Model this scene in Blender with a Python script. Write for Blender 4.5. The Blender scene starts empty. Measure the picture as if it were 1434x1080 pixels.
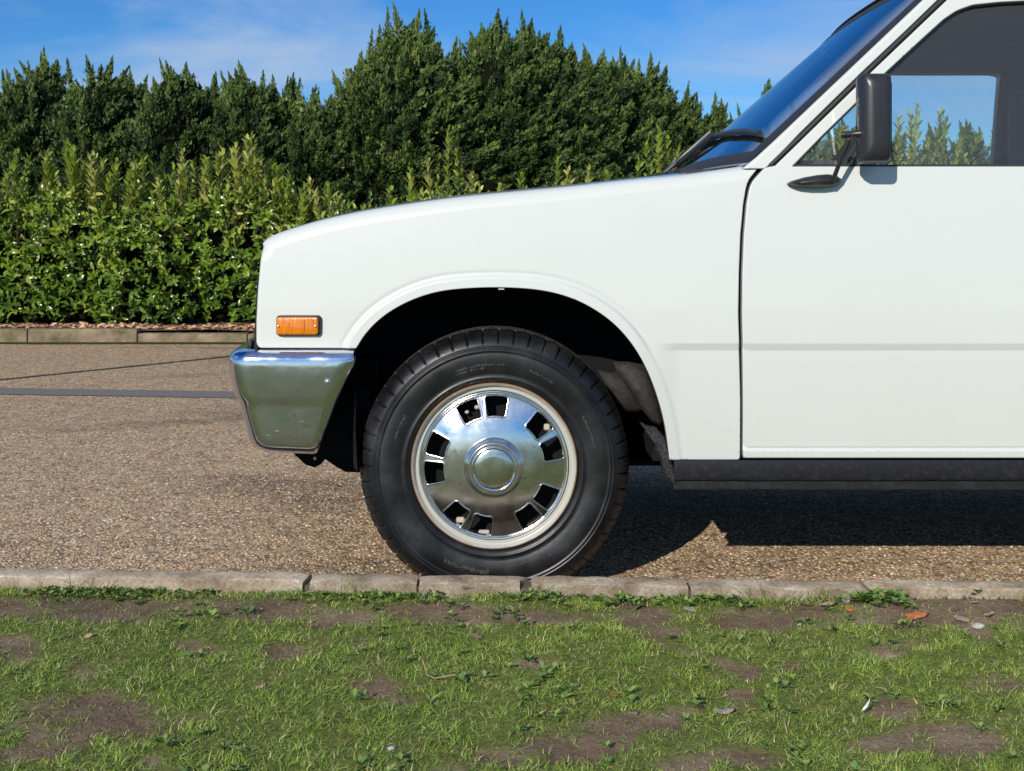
import bpy, bmesh, math, random
import numpy as np
from mathutils import Vector, Matrix, noise
from mathutils.geometry import delaunay_2d_cdt

random.seed(7); RNG = np.random.default_rng(7)
SC = bpy.context.scene
COL = SC.collection
R = math.radians

# ------------------------------------------------------------------ camera, sky, sun, exposure
F, CX, CY, H = 1667.0, 717.0, 330.0, 0.89       # focal length, vanishing point (photo pixels), eye height
cam_d = bpy.data.cameras.new('camera'); cam = bpy.data.objects.new('camera', cam_d); COL.objects.link(cam)
cam.location = (0, 0, H); cam.rotation_euler = (R(90), 0, 0)
cam_d.sensor_width = 36; cam_d.lens = 36 * F / 1434
cam_d.shift_y = -(540 - CY) / 1434
cam_d.clip_start = 0.05; cam_d.clip_end = 2000
cam_d.dof.use_dof = True; cam_d.dof.focus_distance = 2.95; cam_d.dof.aperture_fstop = 20
SC.camera = cam

SUN = Vector((-0.46, -1.0, 0.55)).normalized()  # towards the sun
elev = math.asin(SUN.z); azim = math.atan2(SUN.x, SUN.y)
W = bpy.data.worlds.new('World'); SC.world = W; W.use_nodes = True
nt = W.node_tree; nt.nodes.clear(); N = nt.nodes.new; L = nt.links.new
sky = N('ShaderNodeTexSky'); sky.sky_type = 'NISHITA'; sky.sun_disc = False
sky.sun_elevation = elev; sky.sun_rotation = azim; sky.altitude = 300
sky.air_density = 1.0; sky.dust_density = 0.15; sky.ozone_density = 4.0
hs = N('ShaderNodeHueSaturation'); hs.inputs['Saturation'].default_value = 1.3; hs.inputs['Value'].default_value = 1.0
L(sky.outputs[0], hs.inputs['Color'])
tc = N('ShaderNodeTexCoord'); sx = N('ShaderNodeSeparateXYZ'); L(tc.outputs['Generated'], sx.inputs[0])
az_ = N('ShaderNodeMath'); az_.operation = 'ABSOLUTE'; L(sx.outputs['Z'], az_.inputs[0])
ad = N('ShaderNodeMath'); ad.operation = 'ADD'; ad.inputs[1].default_value = 0.14; L(az_.outputs[0], ad.inputs[0])
dx = N('ShaderNodeMath'); dx.operation = 'DIVIDE'; L(sx.outputs['X'], dx.inputs[0]); L(ad.outputs[0], dx.inputs[1])
dy = N('ShaderNodeMath'); dy.operation = 'DIVIDE'; L(sx.outputs['Y'], dy.inputs[0]); L(ad.outputs[0], dy.inputs[1])
cb = N('ShaderNodeCombineXYZ'); L(dx.outputs[0], cb.inputs[0]); L(dy.outputs[0], cb.inputs[1])
mp = N('ShaderNodeMapping'); mp.inputs['Scale'].default_value = (0.75, 1.1, 1); mp.inputs['Rotation'].default_value = (0, 0, R(-14))
mp.inputs['Location'].default_value = (4.2, 1.3, 0)
L(cb.outputs[0], mp.inputs[0])
n1 = N('ShaderNodeTexNoise'); n1.inputs['Scale'].default_value = 0.8; n1.inputs['Detail'].default_value = 7; n1.inputs['Roughness'].default_value = 0.55
n1.inputs['Distortion'].default_value = 0.6
L(mp.outputs[0], n1.inputs['Vector'])
cr = N('ShaderNodeValToRGB'); cr.color_ramp.elements[0].position = 0.45; cr.color_ramp.elements[1].position = 0.66
cr.color_ramp.elements[0].color = (0, 0, 0, 1); cr.color_ramp.elements[1].color = (0.85, 0.85, 0.85, 1)
L(n1.outputs[0], cr.inputs[0])
tint = N('ShaderNodeMix'); tint.data_type = 'RGBA'; tint.blend_type = 'MULTIPLY'; tint.inputs['Factor'].default_value = 1
tint.inputs['B'].default_value = (0.70, 0.94, 1.20, 1)
L(hs.outputs[0], tint.inputs['A'])
mx = N('ShaderNodeMix'); mx.data_type = 'RGBA'; L(cr.outputs[0], mx.inputs['Factor']); L(tint.outputs['Result'], mx.inputs['A'])
mx.inputs['B'].default_value = (4.7, 6.1, 8.2, 1)
bg = N('ShaderNodeBackground'); bg.inputs['Strength'].default_value = 0.09
L(mx.outputs['Result'], bg.inputs[0]); wo = N('ShaderNodeOutputWorld'); L(bg.outputs[0], wo.inputs[0])

sd = bpy.data.lights.new('sun', 'SUN'); sd.energy = 4.6; sd.angle = R(0.5); sd.color = (1.0, 0.945, 0.85)
sun = bpy.data.objects.new('sun', sd); COL.objects.link(sun)
sun.rotation_euler = (-SUN).to_track_quat('-Z', 'Y').to_euler()
SC.view_settings.view_transform = 'Standard'; SC.view_settings.look = 'None'
SC.view_settings.exposure = 0.0; SC.view_settings.gamma = 1.0; SC.view_settings.use_curve_mapping = False
SC.cycles.transparent_max_bounces = 24; SC.cycles.max_bounces = 10; SC.cycles.sample_clamp_indirect = 6

# ------------------------------------------------------------------ helpers
def P(px, py, Y):
    return Vector(((px - CX) * Y / F, Y, H - (py - CY) * Y / F))

def tag(o, label=None, cat=None, group=None, kind=None):
    if label: o['label'] = label
    if cat: o['category'] = cat
    if group: o['group'] = group
    if kind: o['kind'] = kind
    return o

def empty(name, loc=(0, 0, 0), **k):
    o = bpy.data.objects.new(name, None); o.location = loc; COL.objects.link(o); o.empty_display_size = 0.1
    return tag(o, **k)

def link(name, me, mat=None, parent=None, loc=None):
    o = bpy.data.objects.new(name, me); COL.objects.link(o)
    if mat is not None and not me.materials: me.materials.append(mat)
    if loc is not None: o.location = loc
    if parent is not None:
        o.parent = parent
        if loc is None:                      # geometry given in world coordinates
            w = Vector((0, 0, 0)); p = parent
            while p is not None: w += p.location; p = p.parent
            o.location = -w
    return o

def pm(name, V, Fc, mat=None, parent=None, smooth=True, normals=None, loc=None, sharp=None):
    me = bpy.data.meshes.new(name)
    me.from_pydata([tuple(v) for v in V], [], [tuple(f) for f in Fc])
    if smooth: me.polygons.foreach_set('use_smooth', [True] * len(me.polygons))
    me.update()
    if sharp is not None: me.set_sharp_from_angle(angle=R(sharp))
    if normals is not None: me.normals_split_custom_set_from_vertices([tuple(n) for n in normals])
    return link(name, me, mat, parent, loc)

def np_mesh(name, V, Q, mat=None, parent=None, attr=None, smooth=False, kind=None):
    """V (n,3); Q (m,k) faces all of k corners; attr (m,) per-face random value written as colour attribute"""
    me = bpy.data.meshes.new(name)
    n, (m, k) = len(V), Q.shape
    me.vertices.add(n); me.vertices.foreach_set('co', np.ascontiguousarray(V, dtype=np.float32).ravel())
    me.loops.add(m * k); me.loops.foreach_set('vertex_index', np.ascontiguousarray(Q, dtype=np.int32).ravel())
    me.polygons.add(m); me.polygons.foreach_set('loop_start', np.arange(0, m * k, k, dtype=np.int32))
    me.polygons.foreach_set('loop_total', np.full(m, k, dtype=np.int32))
    if smooth: me.polygons.foreach_set('use_smooth', np.ones(m, dtype=bool))
    me.update(calc_edges=True)
    if attr is not None:
        a = me.attributes.new('tint', 'FLOAT', 'POINT'); a.data.foreach_set('value', np.ascontiguousarray(attr, dtype=np.float32))
    o = link(name, me, mat, parent)
    if kind: o['kind'] = kind
    return o

class MB:
    def __init__(s): s.V = []; s.F = []
    def add(s, V, Fc):
        b = len(s.V); s.V += [Vector(v) for v in V]; s.F += [tuple(i + b for i in f) for f in Fc]; return s
    def box(s, a, b):
        (x0, y0, z0), (x1, y1, z1) = a, b
        return s.add([(x0,y0,z0),(x1,y0,z0),(x1,y1,z0),(x0,y1,z0),(x0,y0,z1),(x1,y0,z1),(x1,y1,z1),(x0,y1,z1)],
                     [(0,3,2,1),(4,5,6,7),(0,1,5,4),(1,2,6,5),(2,3,7,6),(3,0,4,7)])
    def tube(s, pts, r, n=10, squash=None, cap=True):
        pts = [Vector(p) for p in pts]; rs = r if isinstance(r, (list, tuple)) else [r] * len(pts)
        base = len(s.V); ref = Vector((0, 0, 1))
        for i, p in enumerate(pts):
            t = (pts[min(i + 1, len(pts) - 1)] - pts[max(i - 1, 0)]).normalized()
            if abs(t.dot(ref)) > 0.95: ref = Vector((0, 1, 0))
            a = t.cross(ref).normalized(); b = t.cross(a).normalized()
            q = squash or 1
            for k in range(n):
                an = 2 * math.pi * k / n
                s.V.append(p + a * math.cos(an) * rs[i] + b * math.sin(an) * rs[i] * q)
        for i in range(len(pts) - 1):
            for k in range(n):
                A = base + i * n + k; B = base + i * n + (k + 1) % n
                s.F.append((A, B, B + n, A + n))
        if cap:
            s.F.append(tuple(base + k for k in range(n))[::-1]); e = base + (len(pts) - 1) * n
            s.F.append(tuple(e + k for k in range(n)))
        return s
    def lathe(s, c, prof, n=64, axis='y', close=False):
        """prof: list of (radius, depth along +Y from c)"""
        base = len(s.V); c = Vector(c)
        for (r, d) in prof:
            for k in range(n):
                a = 2 * math.pi * k / n
                s.V.append(c + Vector((math.cos(a) * r, d, math.sin(a) * r)))
        for i in range(len(prof) - 1):
            for k in range(n):
                A = base + i * n + k; B = base + i * n + (k + 1) % n
                s.F.append((A, A + n, B + n, B))
        return s
    def build(s, name, mat=None, parent=None, smooth=True, sharp=35, bevel=0):
        o = pm(name, s.V, s.F, mat, parent, smooth, sharp=sharp if smooth else None)
        if bevel:
            m = o.modifiers.new('bevel', 'BEVEL'); m.width = bevel; m.segments = 2; m.limit_method = 'ANGLE'
        return o

# ------------------------------------------------------------------ materials
def mat(name, col=(0.5, 0.5, 0.5), rough=0.5, metal=0.0, coat=0.0, spec=0.5, **k):
    m = bpy.data.materials.new(name); m.use_nodes = True
    b = m.node_tree.nodes['Principled BSDF']
    b.inputs['Base Color'].default_value = (*col, 1); b.inputs['Roughness'].default_value = rough
    b.inputs['Metallic'].default_value = metal; b.inputs['Coat Weight'].default_value = coat
    b.inputs['Specular IOR Level'].default_value = spec; b.inputs['Coat Roughness'].default_value = k.get('coat_rough', 0.03)
    return m
def bsdf(m): return m.node_tree.nodes['Principled BSDF']
def tex(m, kind='noise', scale=5, detail=4, rough=0.5, coord='Object', sc=(1, 1, 1), **k):
    t = m.node_tree; c = t.nodes.new('ShaderNodeTexCoord'); mpn = t.nodes.new('ShaderNodeMapping')
    mpn.inputs['Scale'].default_value = sc
    t.links.new(c.outputs[coord], mpn.inputs[0])
    n = t.nodes.new({'noise': 'ShaderNodeTexNoise', 'voronoi': 'ShaderNodeTexVoronoi', 'musgrave': 'ShaderNodeTexNoise'}[kind])
    n.inputs['Scale'].default_value = scale
    if kind == 'noise':
        n.inputs['Detail'].default_value = detail; n.inputs['Roughness'].default_value = rough
        n.inputs['Distortion'].default_value = k.get('dist', 0)
    else: n.inputs['Randomness'].default_value = 1
    if k.get('feature'): n.feature = k['feature']
    t.links.new(mpn.outputs[0], n.inputs['Vector'])
    return n
def ramp(m, src, stops, interp='LINEAR'):
    t = m.node_tree; r = t.nodes.new('ShaderNodeValToRGB'); r.color_ramp.interpolation = interp
    e = r.color_ramp.elements
    while len(e) < len(stops): e.new(0.5)
    for el, (p, c) in zip(e, stops):
        el.position = p; el.color = (*c, 1) if isinstance(c, (tuple, list)) else (c, c, c, 1)
    t.links.new(src, r.inputs[0]); return r
def mix(m, fac, a, b, mode='MIX'):
    t = m.node_tree; n = t.nodes.new('ShaderNodeMix'); n.data_type = 'RGBA'; n.blend_type = mode
    for key, v in (('Factor', fac), ('A', a), ('B', b)):
        if hasattr(v, 'is_output'): t.links.new(v, n.inputs[key])
        elif isinstance(v, (int, float)): n.inputs[key].default_value = v if key == 'Factor' else (v, v, v, 1)
        else: n.inputs[key].default_value = (*v, 1)
    return n.outputs['Result']
def bump(m, h, dist=0.002, strength=1.0, chain=None):
    t = m.node_tree; n = t.nodes.new('ShaderNodeBump'); n.inputs['Distance'].default_value = dist; n.inputs['Strength'].default_value = strength
    t.links.new(h, n.inputs['Height'])
    if chain is not None: t.links.new(chain.outputs[0], n.inputs['Normal'])
    t.links.new(n.outputs[0], bsdf(m).inputs['Normal']); return n
def lnk(m, a, inp): m.node_tree.links.new(a, bsdf(m).inputs[inp])

M = {}
# paint
m = M['paint'] = mat('white_paint', (0.60, 0.62, 0.585), 0.35, 0, 1.0, coat_rough=0.05)
n = tex(m, scale=3, detail=6); sp = tex(m, scale=160, detail=2)
spots = ramp(m, sp.outputs[0], [(0.0, 0.0), (0.69, 0.0), (0.74, 0.6)])
c0 = mix(m, ramp(m, n.outputs[0], [(0.4, 0.0), (0.8, 0.35)]).outputs[0], (0.60, 0.62, 0.585), (0.56, 0.575, 0.54))
geo = m.node_tree.nodes.new('ShaderNodeNewGeometry'); sz = m.node_tree.nodes.new('ShaderNodeSeparateXYZ'); m.node_tree.links.new(geo.outputs['Position'], sz.inputs[0])
low = ramp(m, sz.outputs['Z'], [(0.30, 1.0), (0.56, 0.0)])
c1 = mix(m, mix(m, 1.0, spots.outputs[0], low.outputs[0], 'MULTIPLY'), c0, (0.35, 0.31, 0.26))
lnk(m, c1, 'Base Color')
wv = tex(m, scale=2.2, detail=2); bump(m, wv.outputs[0], 0.0015, 1.0)
M['inner_paint'] = mat('inner_panel_grey', (0.08, 0.08, 0.085), 0.6)
# chrome
def chrome(name, col, r0, r1, b=0.0006, scl=18):
    m = mat(name, col, 0.1, 1.0)
    n = tex(m, scale=scl, detail=6, rough=0.65); lnk(m, ramp(m, n.outputs[0], [(0.35, r0), (0.75, r1)]).outputs[0], 'Roughness')
    d = tex(m, scale=90, detail=3); dd = ramp(m, d.outputs[0], [(0.62, 0.0), (0.72, 0.7)])
    lnk(m, mix(m, dd.outputs[0], col, tuple(c * 0.55 for c in col)), 'Base Color')
    w = tex(m, scale=7, detail=3); bump(m, w.outputs[0], b * 8, 0.35)
    return m
M['chrome'] = chrome('chrome_bumper', (0.78, 0.79, 0.86), 0.05, 0.22)
M['cap'] = chrome('chrome_cap', (0.80, 0.80, 0.79), 0.12, 0.30, 0.0005)
M['cap_disc'] = chrome('cap_disc', (0.66, 0.68, 0.60), 0.12, 0.3, 0.0003)
# rim: cream paint with rust near its edges
m = M['rim'] = mat('cream_wheel_rim', (0.62, 0.60, 0.50), 0.4, 0, 0.3)
n = tex(m, scale=22, detail=7, rough=0.7); n2 = tex(m, scale=5, detail=3)
geo = m.node_tree.nodes.new('ShaderNodeTexCoord'); vl = m.node_tree.nodes.new('ShaderNodeVectorMath'); vl.operation = 'MULTIPLY'
vl.inputs[1].default_value = (1, 0, 1); m.node_tree.links.new(geo.outputs['Object'], vl.inputs[0])
ln = m.node_tree.nodes.new('ShaderNodeVectorMath'); ln.operation = 'LENGTH'; m.node_tree.links.new(vl.outputs[0], ln.inputs[0])
edge = ramp(m, ln.outputs['Value'], [(0.180, 0.35), (0.187, 0.0), (0.198, 0.0), (0.205, 0.55)])
rr = ramp(m, mix(m, 0.5, edge.outputs[0], n.outputs[0], 'ADD'), [(0.36, 0.0), (0.60, 0.9)])
rust = ramp(m, n2.outputs[0], [(0.3, (0.10, 0.045, 0.02)), (0.7, (0.28, 0.15, 0.06))])
lnk(m, mix(m, rr.outputs[0], (0.42, 0.42, 0.375), rust.outputs[0]), 'Base Color')
lnk(m, ramp(m, rr.outputs[0], [(0, 0.3), (1, 0.8)]).outputs[0], 'Roughness')
# rubber
m = M['tyre'] = mat('tyre_rubber', (0.02, 0.02, 0.021), 0.55)
n = tex(m, scale=9, detail=6, rough=0.6); n2 = tex(m, scale=120, detail=3)
lnk(m, ramp(m, n.outputs[0], [(0.35, (0.0045, 0.0045, 0.005)), (0.58, (0.009, 0.0095, 0.011)), (0.8, (0.035, 0.035, 0.038))]).outputs[0], 'Base Color')
lnk(m, ramp(m, n.outputs[0], [(0.3, 0.30), (0.7, 0.5)]).outputs[0], 'Roughness'); bump(m, n2.outputs[0], 0.0006, 0.5)
m = M['tread'] = mat('tyre_tread', (0.04, 0.037, 0.033), 0.75)
n = tex(m, scale=60, detail=6, rough=0.7)
lnk(m, ramp(m, n.outputs[0], [(0.35, (0.012, 0.011, 0.011)), (0.7, (0.055, 0.050, 0.042))]).outputs[0], 'Base Color'); bump(m, n.outputs[0], 0.0015, 0.6)
M['letter'] = mat('worn_rubber_lettering', (0.05, 0.05, 0.052), 0.5)
M['black'] = mat('black_plastic', (0.018, 0.018, 0.02), 0.38)
m = M['mirror_plastic'] = mat('mirror_plastic', (0.022, 0.022, 0.025), 0.34)
n = tex(m, scale=300, detail=2); bump(m, n.outputs[0], 0.0005, 0.4)
M['rubber'] = mat('seal_rubber', (0.02, 0.02, 0.021), 0.6)
m = M['sill'] = mat('black_sill_paint', (0.022, 0.021, 0.024), 0.42)
n = tex(m, scale=60, detail=6, rough=0.7); lnk(m, ramp(m, n.outputs[0], [(0.5, (0.010, 0.010, 0.012)), (0.85, (0.04, 0.037, 0.037))]).outputs[0], 'Base Color'); bump(m, n.outputs[0], 0.001, 0.5)
m = M['underseal'] = mat('lumpy_underseal', (0.02, 0.02, 0.022), 0.3)
n = tex(m, scale=130, detail=5, rough=0.7); lnk(m, ramp(m, n.outputs[0], [(0.45, (0.016, 0.016, 0.018)), (0.75, (0.11, 0.10, 0.10))]).outputs[0], 'Base Color'); bump(m, n.outputs[0], 0.008, 1.0)
m = M['arch'] = mat('wheel_arch_black', (0.007, 0.007, 0.008), 0.85, spec=0.2)
m = M['splash'] = mat('dusty_splash_guard', (0.07, 0.062, 0.055), 0.8)
n = tex(m, scale=30, detail=7, rough=0.7); lnk(m, ramp(m, n.outputs[0], [(0.38, (0.009, 0.009, 0.009)), (0.72, (0.05, 0.043, 0.037))]).outputs[0], 'Base Color'); bump(m, n.outputs[0], 0.002, 0.6)
m = M['amber'] = mat('amber_lens', (0.72, 0.20, 0.01), 0.16, 0, 0.6)
n = tex(m, kind='noise', scale=1, detail=0, sc=(900, 1, 30)); bump(m, n.outputs[0], 0.002, 0.35)
lnk(m, ramp(m, n.outputs[0], [(0.3, (0.50, 0.13, 0.004)), (0.7, (0.80, 0.25, 0.012))]).outputs[0], 'Base Color')
M['screw'] = mat('dull_screw', (0.55, 0.5, 0.45), 0.3, 1.0)
M['bolt'] = mat('worn_bolt', (0.75, 0.74, 0.68), 0.25, 0.9)
M['cloth'] = mat('dark_cabin_trim', (0.035, 0.033, 0.04), 0.8)
m = M['cloth']; n = tex(m, scale=3, detail=5, sc=(1, 1, 9)); lnk(m, ramp(m, n.outputs[0], [(0.35, (0.012, 0.012, 0.018)), (0.7, (0.06, 0.055, 0.068))]).outputs[0], 'Base Color')  # stretched noise paints window reflection streaks into the trim colour
M['seat'] = mat('seat_vinyl', (0.07, 0.065, 0.075), 0.6)
M['tan'] = mat('tan_caliper', (0.45, 0.40, 0.33), 0.6)
M['steel'] = mat('dark_steel', (0.015, 0.015, 0.016), 0.6, 0.3)
M['lamp_glass'] = mat('headlamp_glass', (0.7, 0.7, 0.7), 0.12, 0.7)
M['mirror'] = mat('mirror_glass', (0.8, 0.82, 0.85), 0.02, 1.0)
def glass(name, tintc, boost=1.0, body=0.0):
    m = bpy.data.materials.new(name); m.use_nodes = True; t = m.node_tree; t.nodes.clear()
    tr = t.nodes.new('ShaderNodeBsdfTransparent'); tr.inputs[0].default_value = (*tintc, 1)
    gl = t.nodes.new('ShaderNodeBsdfGlossy'); gl.inputs['Roughness'].default_value = 0.015; gl.inputs[0].default_value = (0.95, 0.97, 1, 1)
    fr = t.nodes.new('ShaderNodeFresnel'); fr.inputs[0].default_value = 1.5
    mu = t.nodes.new('ShaderNodeMath'); mu.operation = 'MULTIPLY'; mu.inputs[1].default_value = boost; mu.use_clamp = True
    t.links.new(fr.outputs[0], mu.inputs[0])
    ms = t.nodes.new('ShaderNodeMixShader'); t.links.new(mu.outputs[0], ms.inputs[0]); t.links.new(tr.outputs[0], ms.inputs[1]); t.links.new(gl.outputs[0], ms.inputs[2])
    last = ms.outputs[0]
    if body:                                   # a thin film of dust
        df = t.nodes.new('ShaderNodeBsdfDiffuse'); df.inputs[0].default_value = (0.55, 0.56, 0.55, 1)
        m2 = t.nodes.new('ShaderNodeMixShader'); m2.inputs[0].default_value = body
        t.links.new(last, m2.inputs[1]); t.links.new(df.outputs[0], m2.inputs[2]); last = m2.outputs[0]
    o = t.nodes.new('ShaderNodeOutputMaterial'); t.links.new(last, o.inputs[0]); return m
M['glass'] = glass('side_glass', (0.86, 0.90, 0.90), 1.3, 0.05)
M['screen'] = glass('windscreen_glass', (0.12, 0.24, 0.38), 0.60, 0.0)

# ground materials
m = M['road'] = mat('exposed_aggregate', (0.25, 0.2, 0.15), 0.85, spec=0.3)
v = tex(m, 'voronoi', scale=88, sc=(1, 0.8, 1)); v2 = tex(m, 'voronoi', scale=88, sc=(1, 0.8, 1), feature='DISTANCE_TO_EDGE')
sp_ = m.node_tree.nodes.new('ShaderNodeSeparateColor'); m.node_tree.links.new(v.outputs['Color'], sp_.inputs[0])
cells = ramp(m, sp_.outputs[0], [(0.0, (0.17, 0.13, 0.10)), (0.14, (0.40, 0.30, 0.20)), (0.32, (0.52, 0.405, 0.285)), (0.5, (0.40, 0.33, 0.255)), (0.64, (0.60, 0.42, 0.25)), (0.74, (0.55, 0.455, 0.35)), (0.88, (0.46, 0.38, 0.30)), (0.96, (0.72, 0.66, 0.57))], 'CONSTANT')
gap = ramp(m, v2.outputs['Distance'], [(0.0, 0.0), (0.16, 1.0)])
c = mix(m, gap.outputs[0], (0.16, 0.12, 0.09), cells.outputs[0])
big = tex(m, scale=0.9, detail=5, rough=0.6, sc=(0.5, 1.5, 1)); mid = tex(m, scale=14, detail=4)
stain = ramp(m, big.outputs[0], [(0.34, 0.55), (0.46, 1.0), (0.8, 1.06)])
c = mix(m, 1.0, c, stain.outputs[0], 'MULTIPLY')
c = mix(m, 1.0, c, ramp(m, mid.outputs[0], [(0.3, 0.82), (0.7, 1.12)]).outputs[0], 'MULTIPLY')
c = mix(m, 1.0, c, (1.34, 1.20, 0.98), 'MULTIPLY')
lnk(m, c, 'Base Color'); bump(m, gap.outputs[0], 0.0025, 0.7)
m = M['pebble'] = mat('road_pebble', (0.3, 0.25, 0.2), 0.5, spec=0.4)
a = m.node_tree.nodes.new('ShaderNodeAttribute'); a.attribute_name = 'tint'
lnk(m, ramp(m, a.outputs['Fac'], [(0.0, (0.24, 0.175, 0.125)), (0.2, (0.38, 0.275, 0.18)), (0.4, (0.48, 0.365, 0.25)), (0.55, (0.34, 0.28, 0.22)), (0.72, (0.56, 0.36, 0.19)), (0.85, (0.44, 0.36, 0.285)), (0.97, (0.70, 0.63, 0.53))], 'CONSTANT').outputs[0], 'Base Color')
m = M['tarmac'] = mat('grey_tarmac_patch', (0.10, 0.105, 0.115), 0.95, spec=0.1)
v = tex(m, scale=160, detail=3); lnk(m, ramp(m, v.outputs[0], [(0.3, (0.14, 0.130, 0.120)), (0.7, (0.25, 0.235, 0.215))]).outputs[0], 'Base Color'); bump(m, v.outputs[0], 0.004, 0.8)
M['joint'] = mat('dark_line', (0.05, 0.045, 0.038), 0.9)  # even dark colour of the thin line on the road
m = M['kerb'] = mat('weathered_concrete', (0.3, 0.26, 0.2), 0.85, spec=0.3)
n = tex(m, scale=11, detail=8, rough=0.65); n2 = tex(m, scale=140, detail=4); oi = m.node_tree.nodes.new('ShaderNodeObjectInfo')
c = ramp(m, n.outputs[0], [(0.3, (0.13, 0.092, 0.058)), (0.5, (0.28, 0.22, 0.155)), (0.7, (0.42, 0.36, 0.28))])
c2 = mix(m, 1.0, c.outputs[0], ramp(m, n2.outputs[0], [(0.3, 0.7), (0.55, 1.0), (0.75, 1.3)]).outputs[0], 'MULTIPLY')
c2 = mix(m, 1.0, c2, ramp(m, oi.outputs['Random'], [(0, 0.85), (1, 1.12)]).outputs[0], 'MULTIPLY')
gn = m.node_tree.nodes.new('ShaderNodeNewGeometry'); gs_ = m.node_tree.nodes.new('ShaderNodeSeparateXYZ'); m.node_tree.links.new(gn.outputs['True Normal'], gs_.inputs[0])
c2 = mix(m, 1.0, c2, ramp(m, gs_.outputs['Z'], [(0.45, 1.0), (0.8, 1.55)]).outputs[0], 'MULTIPLY')   # colour brightened on the upward-facing faces
lnk(m, c2, 'Base Color'); b1 = bump(m, n2.outputs[0], 0.003, 0.8); bump(m, n.outputs[0], 0.008, 0.6, b1)
m = M['kerb_far'] = mat('mossy_concrete', (0.2, 0.18, 0.12), 0.9, spec=0.2)
n = tex(m, scale=7, detail=8, rough=0.7)
lnk(m, ramp(m, n.outputs[0], [(0.32, (0.085, 0.085, 0.035)), (0.5, (0.21, 0.16, 0.10)), (0.72, (0.34, 0.27, 0.18))]).outputs[0], 'Base Color'); bump(m, n.outputs[0], 0.01, 0.6)
m = M['mortar'] = mat('kerb_bed', (0.09, 0.075, 0.055), 0.9)
m = M['soil'] = mat('bare_soil', (0.07, 0.05, 0.035), 0.95, spec=0.2)
n = tex(m, scale=7, detail=9, rough=0.65); n2 = tex(m, scale=70, detail=6, rough=0.7)
c = ramp(m, n.outputs[0], [(0.3, (0.12, 0.082, 0.050)), (0.5, (0.205, 0.145, 0.092)), (0.72, (0.33, 0.25, 0.17))])
at = m.node_tree.nodes.new('ShaderNodeAttribute'); at.attribute_name = 'tint'
c2 = mix(m, at.outputs['Fac'], c.outputs[0], mix(m, n2.outputs[0], (0.10, 0.12, 0.025), (0.18, 0.20, 0.05)))
c2 = mix(m, 1.0, c2, ramp(m, n2.outputs[0], [(0.3, 0.7), (0.7, 1.25)]).outputs[0], 'MULTIPLY')
lnk(m, c2, 'Base Color'); bump(m, n2.outputs[0], 0.008, 0.9)
m = M['lawn_far'] = mat('mown_grass', (0.07, 0.11, 0.025), 0.9, spec=0.2)
n = tex(m, scale=3, detail=8, rough=0.7); n2 = tex(m, scale=180, detail=3)
c = ramp(m, n.outputs[0], [(0.35, (0.13, 0.11, 0.06)), (0.5, (0.12, 0.165, 0.04)), (0.7, (0.17, 0.23, 0.055))])
lnk(m, c.outputs[0], 'Base Color'); bump(m, n2.outputs[0], 0.02, 1)
m = M['grass'] = mat('grass_blade', (0.07, 0.13, 0.03), 0.5, spec=0.35)
a = m.node_tree.nodes.new('ShaderNodeAttribute'); a.attribute_name = 'tint'
lnk(m, ramp(m, a.outputs['Fac'], [(0.0, (0.58, 0.50, 0.28)), (0.06, (0.36, 0.35, 0.11)), (0.35, (0.125, 0.205, 0.028)), (0.7, (0.215, 0.315, 0.038)), (1.0, (0.38, 0.45, 0.09))]).outputs[0], 'Base Color')
m = M['weed'] = mat('weed_leaf', (0.06, 0.12, 0.03), 0.5, spec=0.35)
a = m.node_tree.nodes.new('ShaderNodeAttribute'); a.attribute_name = 'tint'
lnk(m, ramp(m, a.outputs['Fac'], [(0, (0.08, 0.14, 0.04)), (0.6, (0.14, 0.23, 0.05)), (1, (0.26, 0.33, 0.08))]).outputs[0], 'Base Color')
def leafmat(name, stops, rough, spec=0.5, var=0.25, nz=8):
    m = mat(name, (0.05, 0.1, 0.02), rough, spec=spec)
    a = m.node_tree.nodes.new('ShaderNodeAttribute'); a.attribute_name = 'tint'
    n = tex(m, scale=nz, detail=2)
    c = mix(m, 1.0, ramp(m, a.outputs['Fac'], stops).outputs[0], ramp(m, n.outputs[0], [(0.3, 1 - var), (0.7, 1 + var)]).outputs[0], 'MULTIPLY')
    lnk(m, c, 'Base Color')
    return m
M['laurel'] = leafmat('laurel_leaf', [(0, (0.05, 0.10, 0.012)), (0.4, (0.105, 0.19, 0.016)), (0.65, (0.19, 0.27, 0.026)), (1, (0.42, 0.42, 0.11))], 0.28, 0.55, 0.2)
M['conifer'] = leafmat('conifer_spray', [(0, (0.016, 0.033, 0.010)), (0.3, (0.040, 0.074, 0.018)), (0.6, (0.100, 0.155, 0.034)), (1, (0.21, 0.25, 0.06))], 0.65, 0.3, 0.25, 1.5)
M['bark'] = mat('bark', (0.05, 0.035, 0.025), 0.9)
M['core'] = mat('painted_shade_core', (0.008, 0.010, 0.005), 1.0, spec=0.0)  # near-black colour painted as the shade inside crowns and hedge
m = M['litter'] = mat('fallen_leaf_litter', (0.3, 0.16, 0.08), 0.8)
a = m.node_tree.nodes.new('ShaderNodeAttribute'); a.attribute_name = 'tint'
lnk(m, ramp(m, a.outputs['Fac'], [(0, (0.28, 0.14, 0.08)), (0.5, (0.60, 0.31, 0.18)), (1, (0.75, 0.50, 0.33))]).outputs[0], 'Base Color')
m = M['verge'] = mat('verge_soil', (0.16, 0.11, 0.07), 0.95, spec=0.1)
n = tex(m, scale=9, detail=8, rough=0.7)
lnk(m, ramp(m, n.outputs[0], [(0.35, (0.09, 0.08, 0.04)), (0.5, (0.20, 0.15, 0.09)), (0.7, (0.30, 0.20, 0.12))]).outputs[0], 'Base Color')
m = M['moss'] = mat('moss', (0.05, 0.06, 0.02), 0.95, spec=0.1)
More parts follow.
